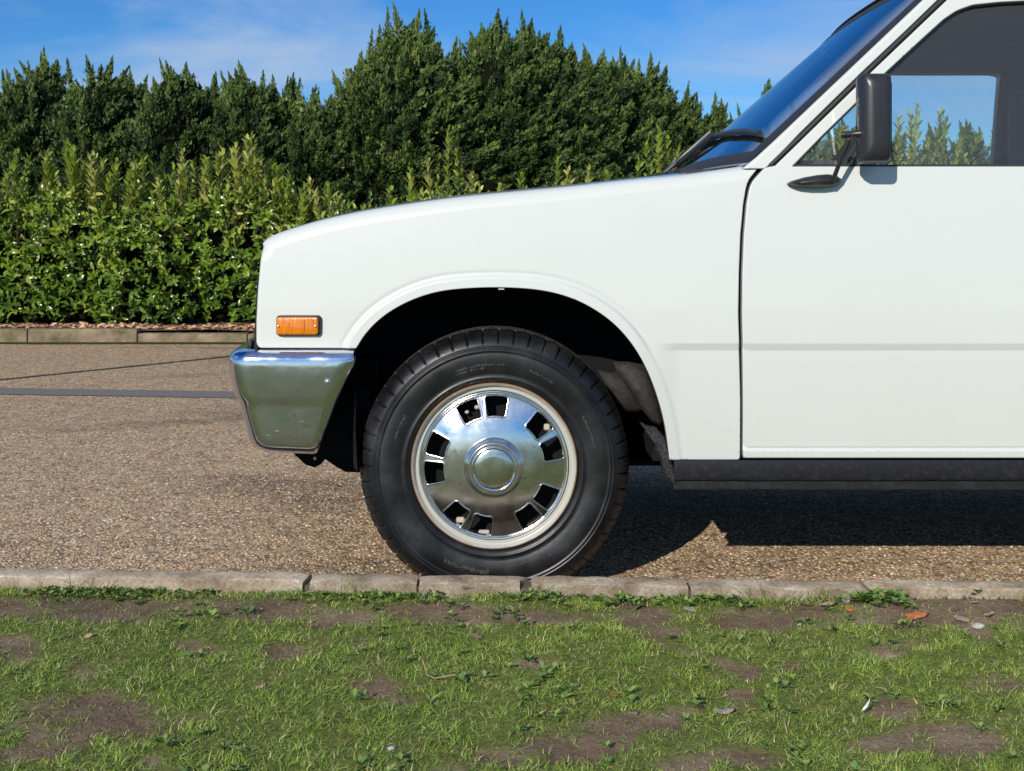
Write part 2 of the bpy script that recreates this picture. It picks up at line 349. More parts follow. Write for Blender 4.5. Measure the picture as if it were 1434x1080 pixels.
n = tex(m, scale=60, detail=6, rough=0.7); lnk(m, ramp(m, n.outputs[0], [(0.4, (0.035, 0.045, 0.012)), (0.7, (0.10, 0.10, 0.035))]).outputs[0], 'Base Color'); bump(m, n.outputs[0], 0.01, 1)
for nm, col in (('leaf_tan', (0.36, 0.26, 0.18)), ('leaf_rust', (0.38, 0.14, 0.05)), ('leaf_grey', (0.30, 0.25, 0.21)), ('leaf_red', (0.42, 0.07, 0.03)), ('stone', (0.42, 0.40, 0.36)), ('feather', (0.7, 0.72, 0.75)), ('leaf_brown', (0.17, 0.11, 0.08))):
    m = M[nm] = mat(nm, col, 0.7, spec=0.25)
    n = tex(m, scale=90, detail=5); lnk(m, mix(m, 1.0, col, ramp(m, n.outputs[0], [(0.3, 0.6), (0.7, 1.25)]).outputs[0], 'MULTIPLY'), 'Base Color')

# ------------------------------------------------------------------ ground
KA = math.atan2(2.65 - 2.75, 2.38)                       # the near kerb runs 2.4 degrees off the car
def kerbY(x): return 2.765 + (x + 1.18) * math.tan(KA)   # rear top edge of the near kerb
ROAD_FAR = 9.9
def sheet(name, x0, x1, yf0, yf1, z, mat_, nx=2, ny=2, kind='structure', zf=None, parent=None):
    V, Q = [], []
    for j in range(ny):
        for i in range(nx):
            x = x0 + (x1 - x0) * i / (nx - 1); a = yf0(x) if callable(yf0) else yf0; b = yf1(x) if callable(yf1) else yf1
            y = a + (b - a) * j / (ny - 1)
            V.append((x, y, (zf(x, y) if zf else 0) + z))
    for j in range(ny - 1):
        for i in range(nx - 1):
            k = j * nx + i; Q.append((k, k + 1, k + nx + 1, k + nx))
    o = pm(name, V, Q, mat_, parent); 
    if kind: o['kind'] = kind
    return o
sheet('terrain', -500, 500, -500, 900, -0.06, M['lawn_far'])
sheet('road', -30, 34, lambda x: kerbY(max(-4, min(4, x))) + (-0.03), ROAD_FAR + 0.02, 0.0, M['road'], 65, 8)

# grey tarmac strip and a thin dark line across the road
def yrow(py): return H * F / (py - CY)
def strip_line(name, a, b, w, mat_, z, seg=60, jit=0.004):
    a = Vector((*a, 0)); b = Vector((*b, 0)); d = (b - a).normalized(); nrm = Vector((-d.y, d.x, 0))
    V, Q = [], []
    for i in range(seg + 1):
        c = a.lerp(b, i / seg); j1 = noise.noise(c * 6) * jit * 3; j2 = noise.noise(c * 7 + Vector((9, 3, 1))) * jit * 3
        V += [c + nrm * (w / 2 + j1) + Vector((0, 0, z)), c - nrm * (w / 2 + j2) + Vector((0, 0, z))]
        if i: k = 2 * i; Q.append((k - 2, k - 1, k + 1, k))
    return pm(name, V, Q, mat_)
def gp(px, py): y = yrow(py); return ((px - CX) * y / F, y)
A, B = gp(0, 548.5), gp(325, 553.5); d = Vector((B[0] - A[0], B[1] - A[1]))
tag(strip_line('tarmac_strip', Vector(A) - d * 6, Vector(B) + d * 8, 0.26, M['tarmac'], 0.004, 200), 'flat grey tarmac strip', kind='structure')
A, B = gp(0, 532.5), gp(322, 499.5); d = Vector((B[0] - A[0], B[1] - A[1]))
tag(strip_line('road_dark_line', Vector(A) - d * 1.4, Vector(B) + d * 0.35, 0.05, M['joint'], 0.004, 80, 0.003), kind='structure')

# lawn
def ss(t): t = np.clip(t, 0, 1); return t * t * (3 - 2 * t)
def fbm(x, y, s, o=3): return noise.fractal(Vector((x * s, y * s, 3.7)), 0.9, 2.1, o)
def lawn_z(x, y):
    return 0.091 + 0.012 * float(ss((x - 0.45) / 0.6) * ss((y - 2.2) / 0.35)) + 0.005 * fbm(x, y, 2.2, 3) + 0.003 * fbm(x, y, 14, 3)
soil_spots = [(110, 852, 220, 22), (375, 856, 100, 20), (470, 866, 80, 15), (645, 858, 125, 24), (770, 864, 90, 14), (1090, 864, 130, 20), (1340, 858, 190, 32), (1220, 870, 120, 16),
              (150, 1010, 130, 38), (40, 1045, 60, 25), (15, 915, 45, 30), (528, 962, 42, 14), (560, 985, 30, 10), (840, 1040, 45, 22), (815, 1052, 40, 16), (690, 1062, 45, 14), (1050, 1062, 70, 16),
              (960, 1075, 40, 14), (1345, 1040, 60, 24), (1395, 960, 50, 16), (1050, 945, 26, 12), (752, 930, 32, 9), (400, 915, 50, 12), (1290, 1020, 40, 10), (960, 1000, 30, 10), (265, 905, 26, 8), (890, 870, 90, 7)]
def to_px(x, y, z=0.09): return CX + x * F / y, CY - (z - H) * F / y
def bare(x, y):
    """1 on bare soil, 0 in thick grass"""
    if y > 0.5:
        u, v = to_px(x, y); s = 0.0
        wob = 0.75 * fbm(x, y, 7, 3) + 0.55 * fbm(x, y, 24, 3)
        for (cx_, cy_, rx, ry) in soil_spots:
            q = ((u - cx_) / rx) ** 2 + ((v - cy_) / ry) ** 2
            if q < 4: s = max(s, min(1, max(0, (1.25 + wob - q) / 0.9)))
        n_ = fbm(x, y, 5.5, 4)
        return max(s, min(1, max(0, (n_ - 0.42) * 4)))
    return min(1, max(0, fbm(x, y, 3, 3) * 2))
def lawn():
    nx, ny = 300, 150; x0, x1, y0 = -1.9, 1.9, 1.35
    V, Q, T = [], [], []
    for j in range(ny + 1):
        for i in range(nx + 1):
            x = x0 + (x1 - x0) * i / nx; ye = kerbY(x) - 0.075; y = y0 + (ye - y0) * j / ny
            b = bare(x, y); e = max(0, 1 - (ye - y) / 0.05)
            V.append((x, y, lawn_z(x, y) - 0.004 * b - 0.006 * e)); T.append(1 - b)
    for j in range(ny):
        for i in range(nx):
            k = j * (nx + 1) + i; Q.append((k, k + 1, k + nx + 2, k + nx + 1))
    o = np_mesh('lawn_ground', np.array(V), np.array(Q), M['soil'], attr=np.array(T), smooth=True, kind='structure')
    # the lawn beside and behind the camera
    sheet('lawn_surround', -60, 60, -60, 1.36, 0.080, M['lawn_far'], 30, 30)
    for s in (-1, 1):
        a, b = sorted((s * 1.89, s * 30)); sheet('lawn_surround', a, b, 1.35, lambda x: kerbY(max(-4, min(4, x))) - 0.075, 0.0805, M['lawn_far'], 30, 3)
lawn()

def kerb_stone(x0, x1, yb, zt, wdt, hgt, parent, slope=0.0, broken=0.0, seed=0, name='kerb_stone', rough=0.003):
    """a concrete kerb stone with worn arrises; yb(x) rear edge"""
    prof = [(0, 0, 0)]
    w, h, r = wdt, hgt, 0.006
    ring = [(0, -h), (0, -r), (-r * 0.3, -r * 0.3), (-r, 0), (-w * 0.35, 0.0), (-w * 0.65, 0), (-w + r, -0.001), (-w + r * 0.3, -r * 0.35), (-w, -r), (-w - 0.002, -h * 0.4), (-w - 0.004, -h)]
    nseg = max(4, int((x1 - x0) / 0.02)); V, Q = [], []
    for i in range(nseg + 1):
        x = x0 + (x1 - x0) * i / nseg; endr = 0.004 if i in (0, nseg) else 0
        for (dy_, dz_) in ring:
            xx = x
            if broken and i == nseg: xx = x + broken * (dy_ / w) 
            if broken and i == 0: xx = x
            p = Vector((xx * 25, dy_ * 60 + seed, dz_ * 60))
            chip = max(0, noise.noise(Vector((x * 14, seed * 3.1, dz_ * 9))) - 0.42) * 0.03 if -h * 0.5 < dz_ and dy_ < -w * 0.5 else 0
            V.append((xx, yb(x) + dy_ + noise.noise(p) * rough + chip, zt + dz_ - endr - chip * 0.6 + noise.noise(p + Vector((5, 5, 5))) * rough * 0.8 + slope * (x - x0)))
    m_ = len(ring)
    for i in range(nseg):
        for k in range(m_ - 1):
            a = i * m_ + k; Q.append((a, a + 1, a + m_ + 1, a + m_))
    Q.append(tuple(range(m_))[::-1]); Q.append(tuple(nseg * m_ + k for k in range(m_)))
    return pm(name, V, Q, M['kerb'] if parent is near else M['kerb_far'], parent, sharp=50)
near = empty('kerb', (0, 2.7, 0), kind='structure')
ZK = 0.116
def kx(px): return (px - CX) * 2.72 / F
joints = [-4.9, -3.99, -3.08, -2.17, kx(-45), kx(437), kx(588), kx(742), kx(958), kx(1197), kx(1197) + 0.91, kx(1197) + 1.82, kx(1197) + 2.73]
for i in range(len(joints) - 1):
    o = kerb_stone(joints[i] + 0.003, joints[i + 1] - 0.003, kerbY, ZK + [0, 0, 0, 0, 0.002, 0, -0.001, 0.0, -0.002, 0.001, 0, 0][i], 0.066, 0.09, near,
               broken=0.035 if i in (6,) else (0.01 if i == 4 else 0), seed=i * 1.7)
MBk = MB().box((-4.9, 2.7, 0), (3.6, 2.7, 0.001))
V = []; Q = []
for i, x in enumerate(np.linspace(-4.9, 3.6, 30)):
    V += [(x, kerbY(x) - 0.06, 0.01), (x, kerbY(x) - 0.06, ZK - 0.012), (x, kerbY(x) - 0.006, ZK - 0.012), (x, kerbY(x) - 0.006, -0.02)]
    if i:
        k = 4 * i
        for j in range(3): Q.append((k - 4 + j, k + j, k + j + 1, k - 3 + j))
pm('mortar_bed', V, Q, M['mortar'], near, smooth=False)

# far kerb, verge
far = empty('kerb', (0, 9.95, 0), kind='structure')
fj = [-7.2 + 0.91 * k for k in range(18)]
fx = (192 - CX) * 9.9 / F                      # the last proud stone ends here, the next ones have sunk
fj = [fx - 0.915 * k for k in range(5, 0, -1)] + [fx] + [fx + 0.915 * k for k in range(1, 15)]
for i in range(len(fj) - 1):
    sunk = fj[i] > fx - 0.01
    kerb_stone(fj[i] + 0.006, fj[i + 1] - 0.006, lambda x: 10.03, (0.112 if not sunk else 0.075) + random.uniform(-0.004, 0.004), 0.125, 0.115, far, seed=i * 2.3 + 50, rough=0.005)
def verge_z(x, y): return 0.03 * noise.noise(Vector((x * 1.3, y * 1.3, 1))) + 0.012 * noise.noise(Vector((x * 8, y * 8, 1)))
sheet('verge_ground', -30, 34, 10.02, 30, 0.09, M['verge'], 220, 70, zf=verge_z)
sheet('moss_edge', -9, 8, lambda x: 9.73 + 0.05 * noise.noise(Vector((x * 2, 0, 0))) + 0.02 * noise.noise(Vector((x * 12, 0, 0))), 9.91, 0.004, M['moss'], 300, 2)

# ------------------------------------------------------------------ body surface maths (car side panels)
Y0, YC = 2.90, 3.71
ZCR = 0.626
def ss(t): t = np.clip(t, 0, 1); return t * t * (3 - 2 * t)
def ybase(x, z, creaseX=None):
    z = np.asarray(z, float); x = np.asarray(x, float)
    up = 0.034 * (np.clip(z - ZCR, 0, 0.44) / 0.44) ** 2 + np.clip(z - 1.066, 0, 9) * 0.2
    dn = 0.020 * (np.clip(ZCR - z, 0, 9) / 0.3) ** 2
    g = ss((x - 0.345) / 0.07)
    st = 0.0058 * np.clip((ZCR + 0.001 - z) / 0.017, 0, 1) * g
    return Y0 + up + dn + st
def XZ(px, py, dY=0.0):
    z = 0.7
    for _ in range(6):
        Y = float(ybase(0, z)) + dY; z = H - (py - CY) * Y / F
    return ((px - CX) * Y / F, z)
def XZs(l, dY=0.0): return [XZ(a, b, dY) for a, b in l]
def resample(pts, step, smooth=False):
    pts = [np.array(p, float) for p in pts]
    if smooth:                              # centripetal-like catmull rom
        out = []
        for i in range(len(pts) - 1):
            p0 = pts[max(i - 1, 0)]; p1 = pts[i]; p2 = pts[i + 1]; p3 = pts[min(i + 2, len(pts) - 1)]
            for k in range(8):
                t = k / 8; out.append(0.5 * ((2 * p1) + (-p0 + p2) * t + (2 * p0 - 5 * p1 + 4 * p2 - p3) * t * t + (-p0 + 3 * p1 - 3 * p2 + p3) * t ** 3))
        pts = out + [pts[-1]]
    d = [0]
    for i in range(1, len(pts)): d.append(d[-1] + np.linalg.norm(pts[i] - pts[i - 1]))
    n_ = max(1, int(round(d[-1] / step))); res = []
    for s in np.linspace(0, d[-1], n_ + 1):
        i = min(max(np.searchsorted(d, s) - 1, 0), len(pts) - 2); t = (s - d[i]) / max(d[i + 1] - d[i], 1e-9)
        res.append(pts[i] * (1 - t) + pts[i + 1] * t)
    return res
def pdist(Pt, poly):
    a = np.asarray(poly[:-1]); b = np.asarray(poly[1:]); ab = b - a; L2 = (ab ** 2).sum(1) + 1e-15
    best = np.full(len(Pt), 1e9)
    for s in range(0, len(Pt), 2000):
        q = Pt[s:s + 2000, None, :] - a[None]; t = np.clip((q * ab[None]).sum(2) / L2, 0, 1)
        d_ = np.linalg.norm(q - t[..., None] * ab[None], axis=2).min(1); best[s:s + 2000] = d_
    return best
def inside(Pt, poly):
    poly = np.asarray(poly); x, y = Pt[:, 0], Pt[:, 1]; c = np.zeros(len(Pt), bool); j = len(poly) - 1
    for i in range(len(poly)):
        xi, yi = poly[i]; xj, yj = poly[j]
        if yi != yj: c ^= ((yi > y) != (yj > y)) & (x < (xj - xi) * (y - yi) / (yj - yi) + xi)
        j = i
    return c
def panel(name, edges, mat_, parent, yf=ybase, holes=(), grid=0.02, extra=None, depth=0.02, fine=None, mirror=False, inner=None):
    """A pressed sheet panel. edges: list of (points, radius) chained into the closed outline (x,z);
    holes likewise; each edge rolls inwards with its own radius; the sheet turns in by `depth`."""
    loops = []; rolls = []
    for ch in [edges] + list(holes):
        loop = []
        for (pts, r) in ch:
            rs = resample(pts, 0.008 if r < 0.01 else 0.01); loop += rs[:-1]; rolls.append((rs, r))
        loops.append(np.array(loop))
    def orient(lp): return 0.5 * np.sum(lp[:, 0] * np.roll(lp[:, 1], -1) - np.roll(lp[:, 0], -1) * lp[:, 1])
    def inw(lp, hole):
        t = np.roll(lp, -1, 0) - np.roll(lp, 1, 0); t /= np.linalg.norm(t, axis=1)[:, None] + 1e-12
        n_ = np.stack([-t[:, 1], t[:, 0]], 1)
        if orient(lp) < 0: n_ = -n_
        return -n_ if hole else n_
    def Y(Pt):
        y = yf(Pt[:, 0], Pt[:, 1]).astype(float)
        for rs, r in rolls:
            if r <= 0: continue
            d_ = pdist(Pt, rs); q = np.clip(r - d_, 0, r); y += r - np.sqrt(np.maximum(r * r - q * q, 0))
        return y + (extra(Pt) if extra else 0)
    lo = loops[0].min(0); hi = loops[0].max(0)
    pts = []
    gx = np.arange(lo[0], hi[0], grid); gz = np.arange(lo[1], hi[1], grid)
    pts.append(np.array([(a, b) for a in gx for b in gz]))
    if fine is not None: pts.append(np.array(fine))
    for rs, r in rolls:
        a = np.array(rs); t = np.gradient(a, axis=0); t /= np.linalg.norm(t, axis=1)[:, None] + 1e-12; n_ = np.stack([-t[:, 1], t[:, 0]], 1)
        for f_ in ((0.03, 0.1, 0.22, 0.4, 0.65, 1.02) if r > 0.01 else (0.2, 1.05)):
            for s_ in (-1, 1): pts.append(a + n_ * s_ * max(r, 0.002) * f_)
    Pt = np.concatenate(pts)
    ok = inside(Pt, loops[0])
    for h_ in loops[1:]: ok &= ~inside(Pt, h_)
    Pt = Pt[ok]
    bd = np.full(len(Pt), 1e9)
    for lp in loops: bd = np.minimum(bd, pdist(Pt, np.vstack([lp, lp[:1]])))
    Pt = Pt[bd > 0.0003]
    allv = np.vstack(loops + [Pt]); edg = []; b = 0
    for lp in loops:
        n_ = len(lp); edg += [(b + i, b + (i + 1) % n_) for i in range(n_)]; b += n_
    vo, eo, fo, ov, oe, of = delaunay_2d_cdt([Vector(p) for p in allv], edg, [], 0, 1e-6)
    vo = np.array([tuple(v) for v in vo]); tri = np.array([f for f in fo if len(f) == 3])
    cen = vo[tri].mean(1); keep = inside(cen, loops[0])
    for h_ in loops[1:]: keep &= ~inside(cen, h_)
    tri = tri[keep]
    ev = vo.copy()                          # where the slope is read: boundary points a hair inside
    k = 0; isb = {}
    for li, lp in enumerate(loops):
        iw = inw(lp, li > 0)
        for i in range(len(lp)): isb[k] = iw[i]; k += 1
    for vi, origs in enumerate(ov):
        for o_ in origs:
            if o_ in isb: ev[vi] = vo[vi] + isb[o_] * 4e-4; break
    h = 1.5e-4
    yy = Y(vo); gx_ = (Y(ev + [h, 0]) - Y(ev - [h, 0])) / (2 * h); gz_ = (Y(ev + [0, h]) - Y(ev - [0, h])) / (2 * h)
    nr = np.stack([gx_, -np.ones(len(vo)), gz_], 1); nr /= np.linalg.norm(nr, axis=1)[:, None]
    V = np.stack([vo[:, 0], yy, vo[:, 1]], 1)
    a, b_, c_ = V[tri[:, 0]], V[tri[:, 1]], V[tri[:, 2]]
    fn = np.cross(b_ - a, c_ - a)[:, 1] > 0; tri[fn] = tri[fn][:, ::-1]
    V = list(map(tuple, V)); Fs = [tuple(t) for t in tri]; Nn = list(map(tuple, nr))
    for li, lp in enumerate(loops):
        iw = inw(lp, li > 0); yb_ = Y(lp); b0 = len(V)
        for i in range(len(lp)):
            V.append((lp[i, 0], yb_[i], lp[i, 1])); V.append((lp[i, 0], yb_[i] + depth, lp[i, 1]))
            nn = (-iw[i][0], 0, -iw[i][1]); Nn += [nn, nn]
        n_ = len(lp)
        for i in range(n_):
            j = (i + 1) % n_; f = (b0 + 2 * i, b0 + 2 * j, b0 + 2 * j + 1, b0 + 2 * i + 1)
            q = Vector(V[f[1]]) - Vector(V[f[0]]); r_ = Vector(V[f[3]]) - Vector(V[f[0]])
            if q.cross(r_).dot(Vector(Nn[f[0]])) < 0: f = f[::-1]
            Fs.append(f)
    o = pm(name, V, Fs, mat_, parent, normals=Nn)
    if mirror:
        V2 = [(v[0], 2 * YC - v[1], v[2]) for v in V]; N2 = [(n_[0], -n_[1], n_[2]) for n_ in Nn]; F2 = [f[::-1] for f in Fs]
        pm(name, V2, F2, mat_, parent, normals=N2)
    return o

# ------------------------------------------------------------------ the pickup truck
truck = empty('pickup_truck', (0.0, YC, 0), label='white pickup truck parked side-on beside the kerb, seen from its left front wheel', cat='pickup truck')

top_px = [(366, 346), (368, 340), (374, 334), (388, 327), (412, 319), (450, 308), (500, 297), (560, 287), (640, 276), (720, 268), (800, 260.5), (880, 252), (960, 244), (1010, 237), (1050, 231.5), (1066, 231)]
top = XZs(top_px, 0.03)
arch_px = [(499, 488), (512, 468), (530, 449), (552, 433), (580, 419), (612, 409), (650, 404), (700, 402.5), (750, 405.5), (790, 414), (825, 429), (858, 452), (885, 482), (906, 518), (922, 560), (932, 600), (938, 645)]
arch = resample(XZs(arch_px), 0.008, True)
front_px = [(366, 346), (363, 375), (360, 410), (358, 450), (358, 482), (362, 487.5)]
gapF = [(1037, 645), (1037.5, 560), (1034, 440), (1035, 380), (1037, 330), (1041, 285), (1045, 262), (1049, 251), (1066, 231)]
XR = XZ(1745, 400)[0]
top_rs = resample(top, 0.01, True)
def flare(Pt):
    d_ = pdist(Pt, arch)
    fade = 1 - 0.75 * ss((Pt[:, 0] - 0.30) / 0.07)
    lip = -0.0070 * ss((0.032 - d_) / 0.011) * fade
    trough = 0.0012 * np.exp(-((d_ - 0.036) / 0.005) ** 2) * fade
    return lip + trough
fine = []
aa = np.array(arch); t = np.gradient(aa, axis=0); t /= np.linalg.norm(t, axis=1)[:, None]; nn = np.stack([-t[:, 1], t[:, 0]], 1)
for k in range(1, 26): fine += list(aa + nn * 0.0025 * k)
for zc in np.arange(ZCR - 0.018, ZCR + 0.003, 0.003): fine += [(x, zc) for x in np.arange(0.33, 0.57, 0.01)]
panel('front_wing', [(top_rs[::-1], 0.036), (XZs(front_px), 0.009), ([XZ(362, 487.5), XZ(499, 488)], 0.004), (arch, 0.002), ([XZ(938, 645), XZ(1037, 645)], 0.003), (resample(XZs(gapF), 0.01), 0.0025)],
      M['paint'], truck, extra=flare, fine=fine, depth=0.025, mirror=True)

# door with its window frame
door_front = [(1041, 642), (1041.5, 560), (1039.5, 440), (1040, 380), (1042, 330), (1046, 285), (1050, 264), (1054, 254), (1071, 235), (1086, 232)]
ZD0 = XZ(1040, 642)[1]
frame_l = [(1086, 232), (1120, 199), (1205, 116), (1270, 54), (1333, -6), (1360, -28), (1400, -40)]
ztop = XZ(1400, -40)[1]
glass_px = [(1110, 233), (1150, 192), (1197, 146), (1238, 104), (1290, 56), (1322, 27), (1340, 15), (1362, 7), (1400, 3), (1440, 1)]
GL = XZs(glass_px); zg = GL[-1][1]; zs = XZ(1200, 233)[1]; XB = (683 + 3) / F * 4.40
def door_low(Pt):      # lip under the fine groove along the door bottom
    zgv = XZ(1100, 629)[1]
    return -0.006 * ss((zgv - Pt[:, 1]) / 0.004) + 0.003 * np.exp(-((Pt[:, 1] - zgv - 0.002) / 0.002) ** 2)
fine = []
for zc in np.arange(ZCR - 0.018, ZCR + 0.003, 0.003): fine += [(x, zc) for x in np.arange(0.56, XR, 0.02)]
zgv = XZ(1100, 629)[1]
for zc in np.arange(zgv - 0.007, zgv + 0.008, 0.0015): fine += [(x, zc) for x in np.arange(0.56, XR, 0.02)]
hole = resample(GL, 0.01, False); hole = [tuple(p) for p in hole] + [(XB - 0.05, zg), (XB - 0.025, zg - 0.005), (XB - 0.008, zg - 0.02), (XB, zg - 0.045), (XB - 0.02, zs + 0.0)] + [GL[0]]
out_loop = resample(XZs(door_front), 0.01)
door = panel('door', [(out_loop, 0.0025), (XZs(frame_l), 0.004), ([XZ(1400, -40), (XR, ztop), (XR, ZD0), XZ(1041, 642)], 0.004)], M['paint'], truck,
      holes=[[(hole, 0.003)]], extra=door_low, fine=fine, depth=0.03)
door_far = None
# far door: same pressing mirrored
me = door.data.copy(); 
co = np.empty(len(me.vertices) * 3); me.vertices.foreach_get('co', co); co = co.reshape(-1, 3)
Nf = [tuple(v.vector) for v in me.corner_normals]; fs = [tuple(p.vertices) for p in me.polygons]
V2 = co + np.array(door.location); wl = np.array(truck.location); V2 = V2 + wl
vn = {}
for lp, n_ in zip(me.loops, Nf): vn[lp.vertex_index] = n_
V2[:, 1] = 2 * YC - V2[:, 1]
door_far = pm('door', V2, [f[::-1] for f in fs], M['paint'], truck, normals=[(vn.get(i, (0, 1, 0))[0], -vn.get(i, (0, 1, 0))[1], vn.get(i, (0, 1, 0))[2]) for i in range(len(V2))])

def side_y(x, z): return float(ybase(x, z))
def side_sheet(name, poly, off, mat_, parent, mirror_=False, step=0.04):
    V = []; pts = resample(list(poly) + [poly[0]], step)[:-1]
    for s_ in ([0] if not mirror_ else [1]):
        for p in pts:
            y = side_y(p[0], p[1]) + off; y = 2 * YC - y if mirror_ else y
            V.append((p[0], y, p[1]))
    o = pm(name, V, [tuple(range(len(V)))], mat_, parent, smooth=False); return o
gpoly = [tuple(p) for p in hole[:-1]]
xr_e = XR + 0.20
# glass grids
def glass_grid(name, off, parent, mir):
    xs = np.linspace(GL[0][0] - 0.01, XB + 0.02, 40); zs_ = np.linspace(zs - 0.02, zg + 0.02, 16); V = []; Q = []
    lim = np.array([p for p in hole[:-5]])
    for z in zs_:
        xl = np.interp(z, [p[1] for p in lim], [p[0] for p in lim]) - 0.012 if z <= zg else lim[-1][0] - 0.12
        for k in range(30):
            x = xl + (xs[-1] - xl) * k / 29; y = side_y(0, z) + off - 0.0
            V.append((x, 2 * YC - y if mir else y, z))
    for j in range(15):
        for i in range(29):
            k = j * 30 + i; Q.append((k, k + 1, k + 31, k + 30))
    return pm(name, V, Q, M['glass'], parent)
panel('window_surround_trim', [([XZ(1060, 262), (xr_e, XZ(1060, 262)[1])], 0), ([(xr_e, XZ(1060, 262)[1]), (xr_e, ztop + 0.03)], 0), ([(xr_e, ztop + 0.03), XZ(1385, -58), XZ(1125, 186), XZ(1060, 262)], 0)], M['cloth'], truck, yf=lambda x, z: ybase(x, z) + 0.036, holes=[[(hole, 0.004)]], depth=0.02, mirror=True, grid=0.05)
glass_grid('door_window', 0.014, door, False); glass_grid('door_window', 0.014, door_far, True)
# thin black seals round the window
for par, mir in ((door, False), (door_far, True)):
    s_ = MB(); pts = [tuple(p) for p in hole]
    path = [Vector((p[0], (lambda y: 2 * YC - y if mir else y)(side_y(0, p[1]) + 0.006), p[1])) for p in pts]
    s_.tube(path, 0.0050, 8, cap=False); s_.build('window_seal', M['rubber'], par)

# A pillar, roof, rear of cab
pil_l = [(1040, 236), (1049, 229), (1060, 220), (1082, 200), (1180, 107), (1296, -3), (1335, -40), (1350, -60)]
pil_r = [(1370, -52), (1352, -37), (1327, -13), (1270, 42), (1205, 103.5), (1120, 187), (1084, 225), (1072, 236)]
pl, pr = XZs(pil_l, 0), XZs(pil_r, 0)
panel('windscreen_pillar', [(pl, 0.008), ([pl[-1], pr[0]], 0.002), (pr, 0.003), ([pr[-1], pl[0]], 0.0012)], M['paint'], truck, depth=0.05, mirror=True, yf=lambda x, z: ybase(x, z) + 0.001)
# rubber gutter seal between pillar and door frame
gs = MB(); gpts = [(1078, 232), (1120, 192.5), (1205, 109), (1270, 47), (1330, -10), (1356, -34)]
for mir in (False, True):
    g_ = MB(); pth = []
    for (u, v_) in gpts:
        x, z = XZ(u, v_); y = side_y(x, z) + 0.004; pth.append(Vector((x, 2 * YC - y if mir else y, z)))
    g_.tube(pth, 0.0072, 8, squash=0.8); g_.build('gutter_seal', M['rubber'], truck)
# wedge behind the seal where wing, pillar and door meet; and shut-line backing
def backing(name, px, off, mat_, mirror_=False):
    V = []
    for p in resample(XZs(px) + [XZ(*px[0])], 0.03)[:-1]: y = side_y(p[0], p[1]) + off; V.append((p[0], 2 * YC - y if mirror_ else y, p[1]))
    return pm(name, V, [tuple(range(len(V)))], mat_, truck, smooth=False)
backing('door_post', [(1020, 640), (1022, 280), (1040, 256), (1062, 238), (1082, 232), (1100, 232), (1068, 262), (1062, 640)], 0.035, M['rubber'])
backing('door_post', [(1020, 640), (1022, 280), (1040, 256), (1062, 238), (1082, 232), (1100, 232), (1068, 262), (1062, 640)], 0.035, M['rubber'], True)
bk = [(1066, 238), (1205, 106), (1350, -32), (1362, -22), (1215, 118), (1080, 248)]
backing('pillar_inner', bk, 0.030, M['rubber']); backing('pillar_inner', bk, 0.030, M['rubber'], True)

# roof + windscreen
WB = (XZ(1056, 224)[0], XZ(1056, 224)[1]); WT = (XZ(1337, -42)[0], XZ(1337, -42)[1])
def wscreen(t, v):                 # t 0 bottom..1 top, v -1 near..1 far
    x = WB[0] + (WT[0] - WB[0]) * t; z = WB[1] + (WT[1] - WB[1]) * t
    yn = side_y(x, z) + 0.018; hw = YC - yn
    bulge = (0.085 - 0.045 * t) * (1 - abs(v) ** 2.4)
    return Vector((x - bulge * 0.95, YC + hw * v, z + bulge * (0.05 + 0.3 * t) - 0.012 * math.sin(math.pi * t) * 0))
V = []; Q = []; nu, nv = 24, 40
for j in range(nu + 1):
    for i in range(nv + 1): V.append(wscreen(j / nu, -1 + 2 * i / nv))
for j in range(nu):
    for i in range(nv): k = j * (nv + 1) + i; Q.append((k, k + 1, k + nv + 2, k + nv + 1))
ws = pm('windscreen', V, Q, M['screen'], truck)
def strip_on(fn, w0, w1, lift, name, mat_, n_=40):
    """a rubber strip lying on the windscreen along a parametric edge"""
    V = []; Q = []
    for i in range(n_ + 1):
        a, b = fn(i / n_, w0), fn(i / n_, w1); c_ = (a + b) / 2 + Vector((-0.006, 0, 0.006))
        V += [a, c_ + (a - c_) * 0.6, c_ + (b - c_) * 0.6, b]
        if i:
            for q in range(3): k = 4 * i + q; Q.append((k - 4, k - 3, k + 1, k))
    return pm(name, V, Q, mat_, ws)
strip_on(lambda s, w: wscreen(s, -1 + w), -0.004, 0.085, 0, 'windscreen_seal', M['rubber'])
strip_on(lambda s, w: wscreen(s, 1 - w), -0.004, 0.062, 0, 'windscreen_seal', M['rubber'])
strip_on(lambda s, w: wscreen(w, -1 + 2 * s), -0.012, 0.055, 0, 'windscreen_seal', M['rubber'])
strip_on(lambda s, w: wscreen(1 - w, -1 + 2 * s), -0.02, 0.05, 0, 'windscreen_seal', M['rubber'])
xr_end = XR + 0.22
V = []; Q = []; ni, nj = 14, 20
for j in range(nj + 1):
    v_ = -1 + 2 * j / nj; p0 = wscreen(1.03, v_)
    for i in range(ni + 1):
        s_ = i / ni; x = p0.x + (xr_end - p0.x) * s_
        edge_ = abs(v_) ** 6
        z = p0.z + 0.035 * math.sin(min(1, s_ * 3) * math.pi / 2) * (1 - abs(v_) ** 3) + 0.012 * (1 - edge_)
        V.append(Vector((x, p0.y + (0 if abs(v_) < 1 else (-0.01 if v_ < 0 else 0.01)), z)))
for j in range(nj):
    for i in range(ni): k = j * (ni + 1) + i; Q.append((k, k + ni + 1, k + ni + 2, k + 1))
pm('roof', V, Q, M['paint'], truck)
V2 = [v - Vector((0, 0, 0.03)) for v in V]
pm('headlining', V2, [q[::-1] for q in Q], M['cloth'], truck)
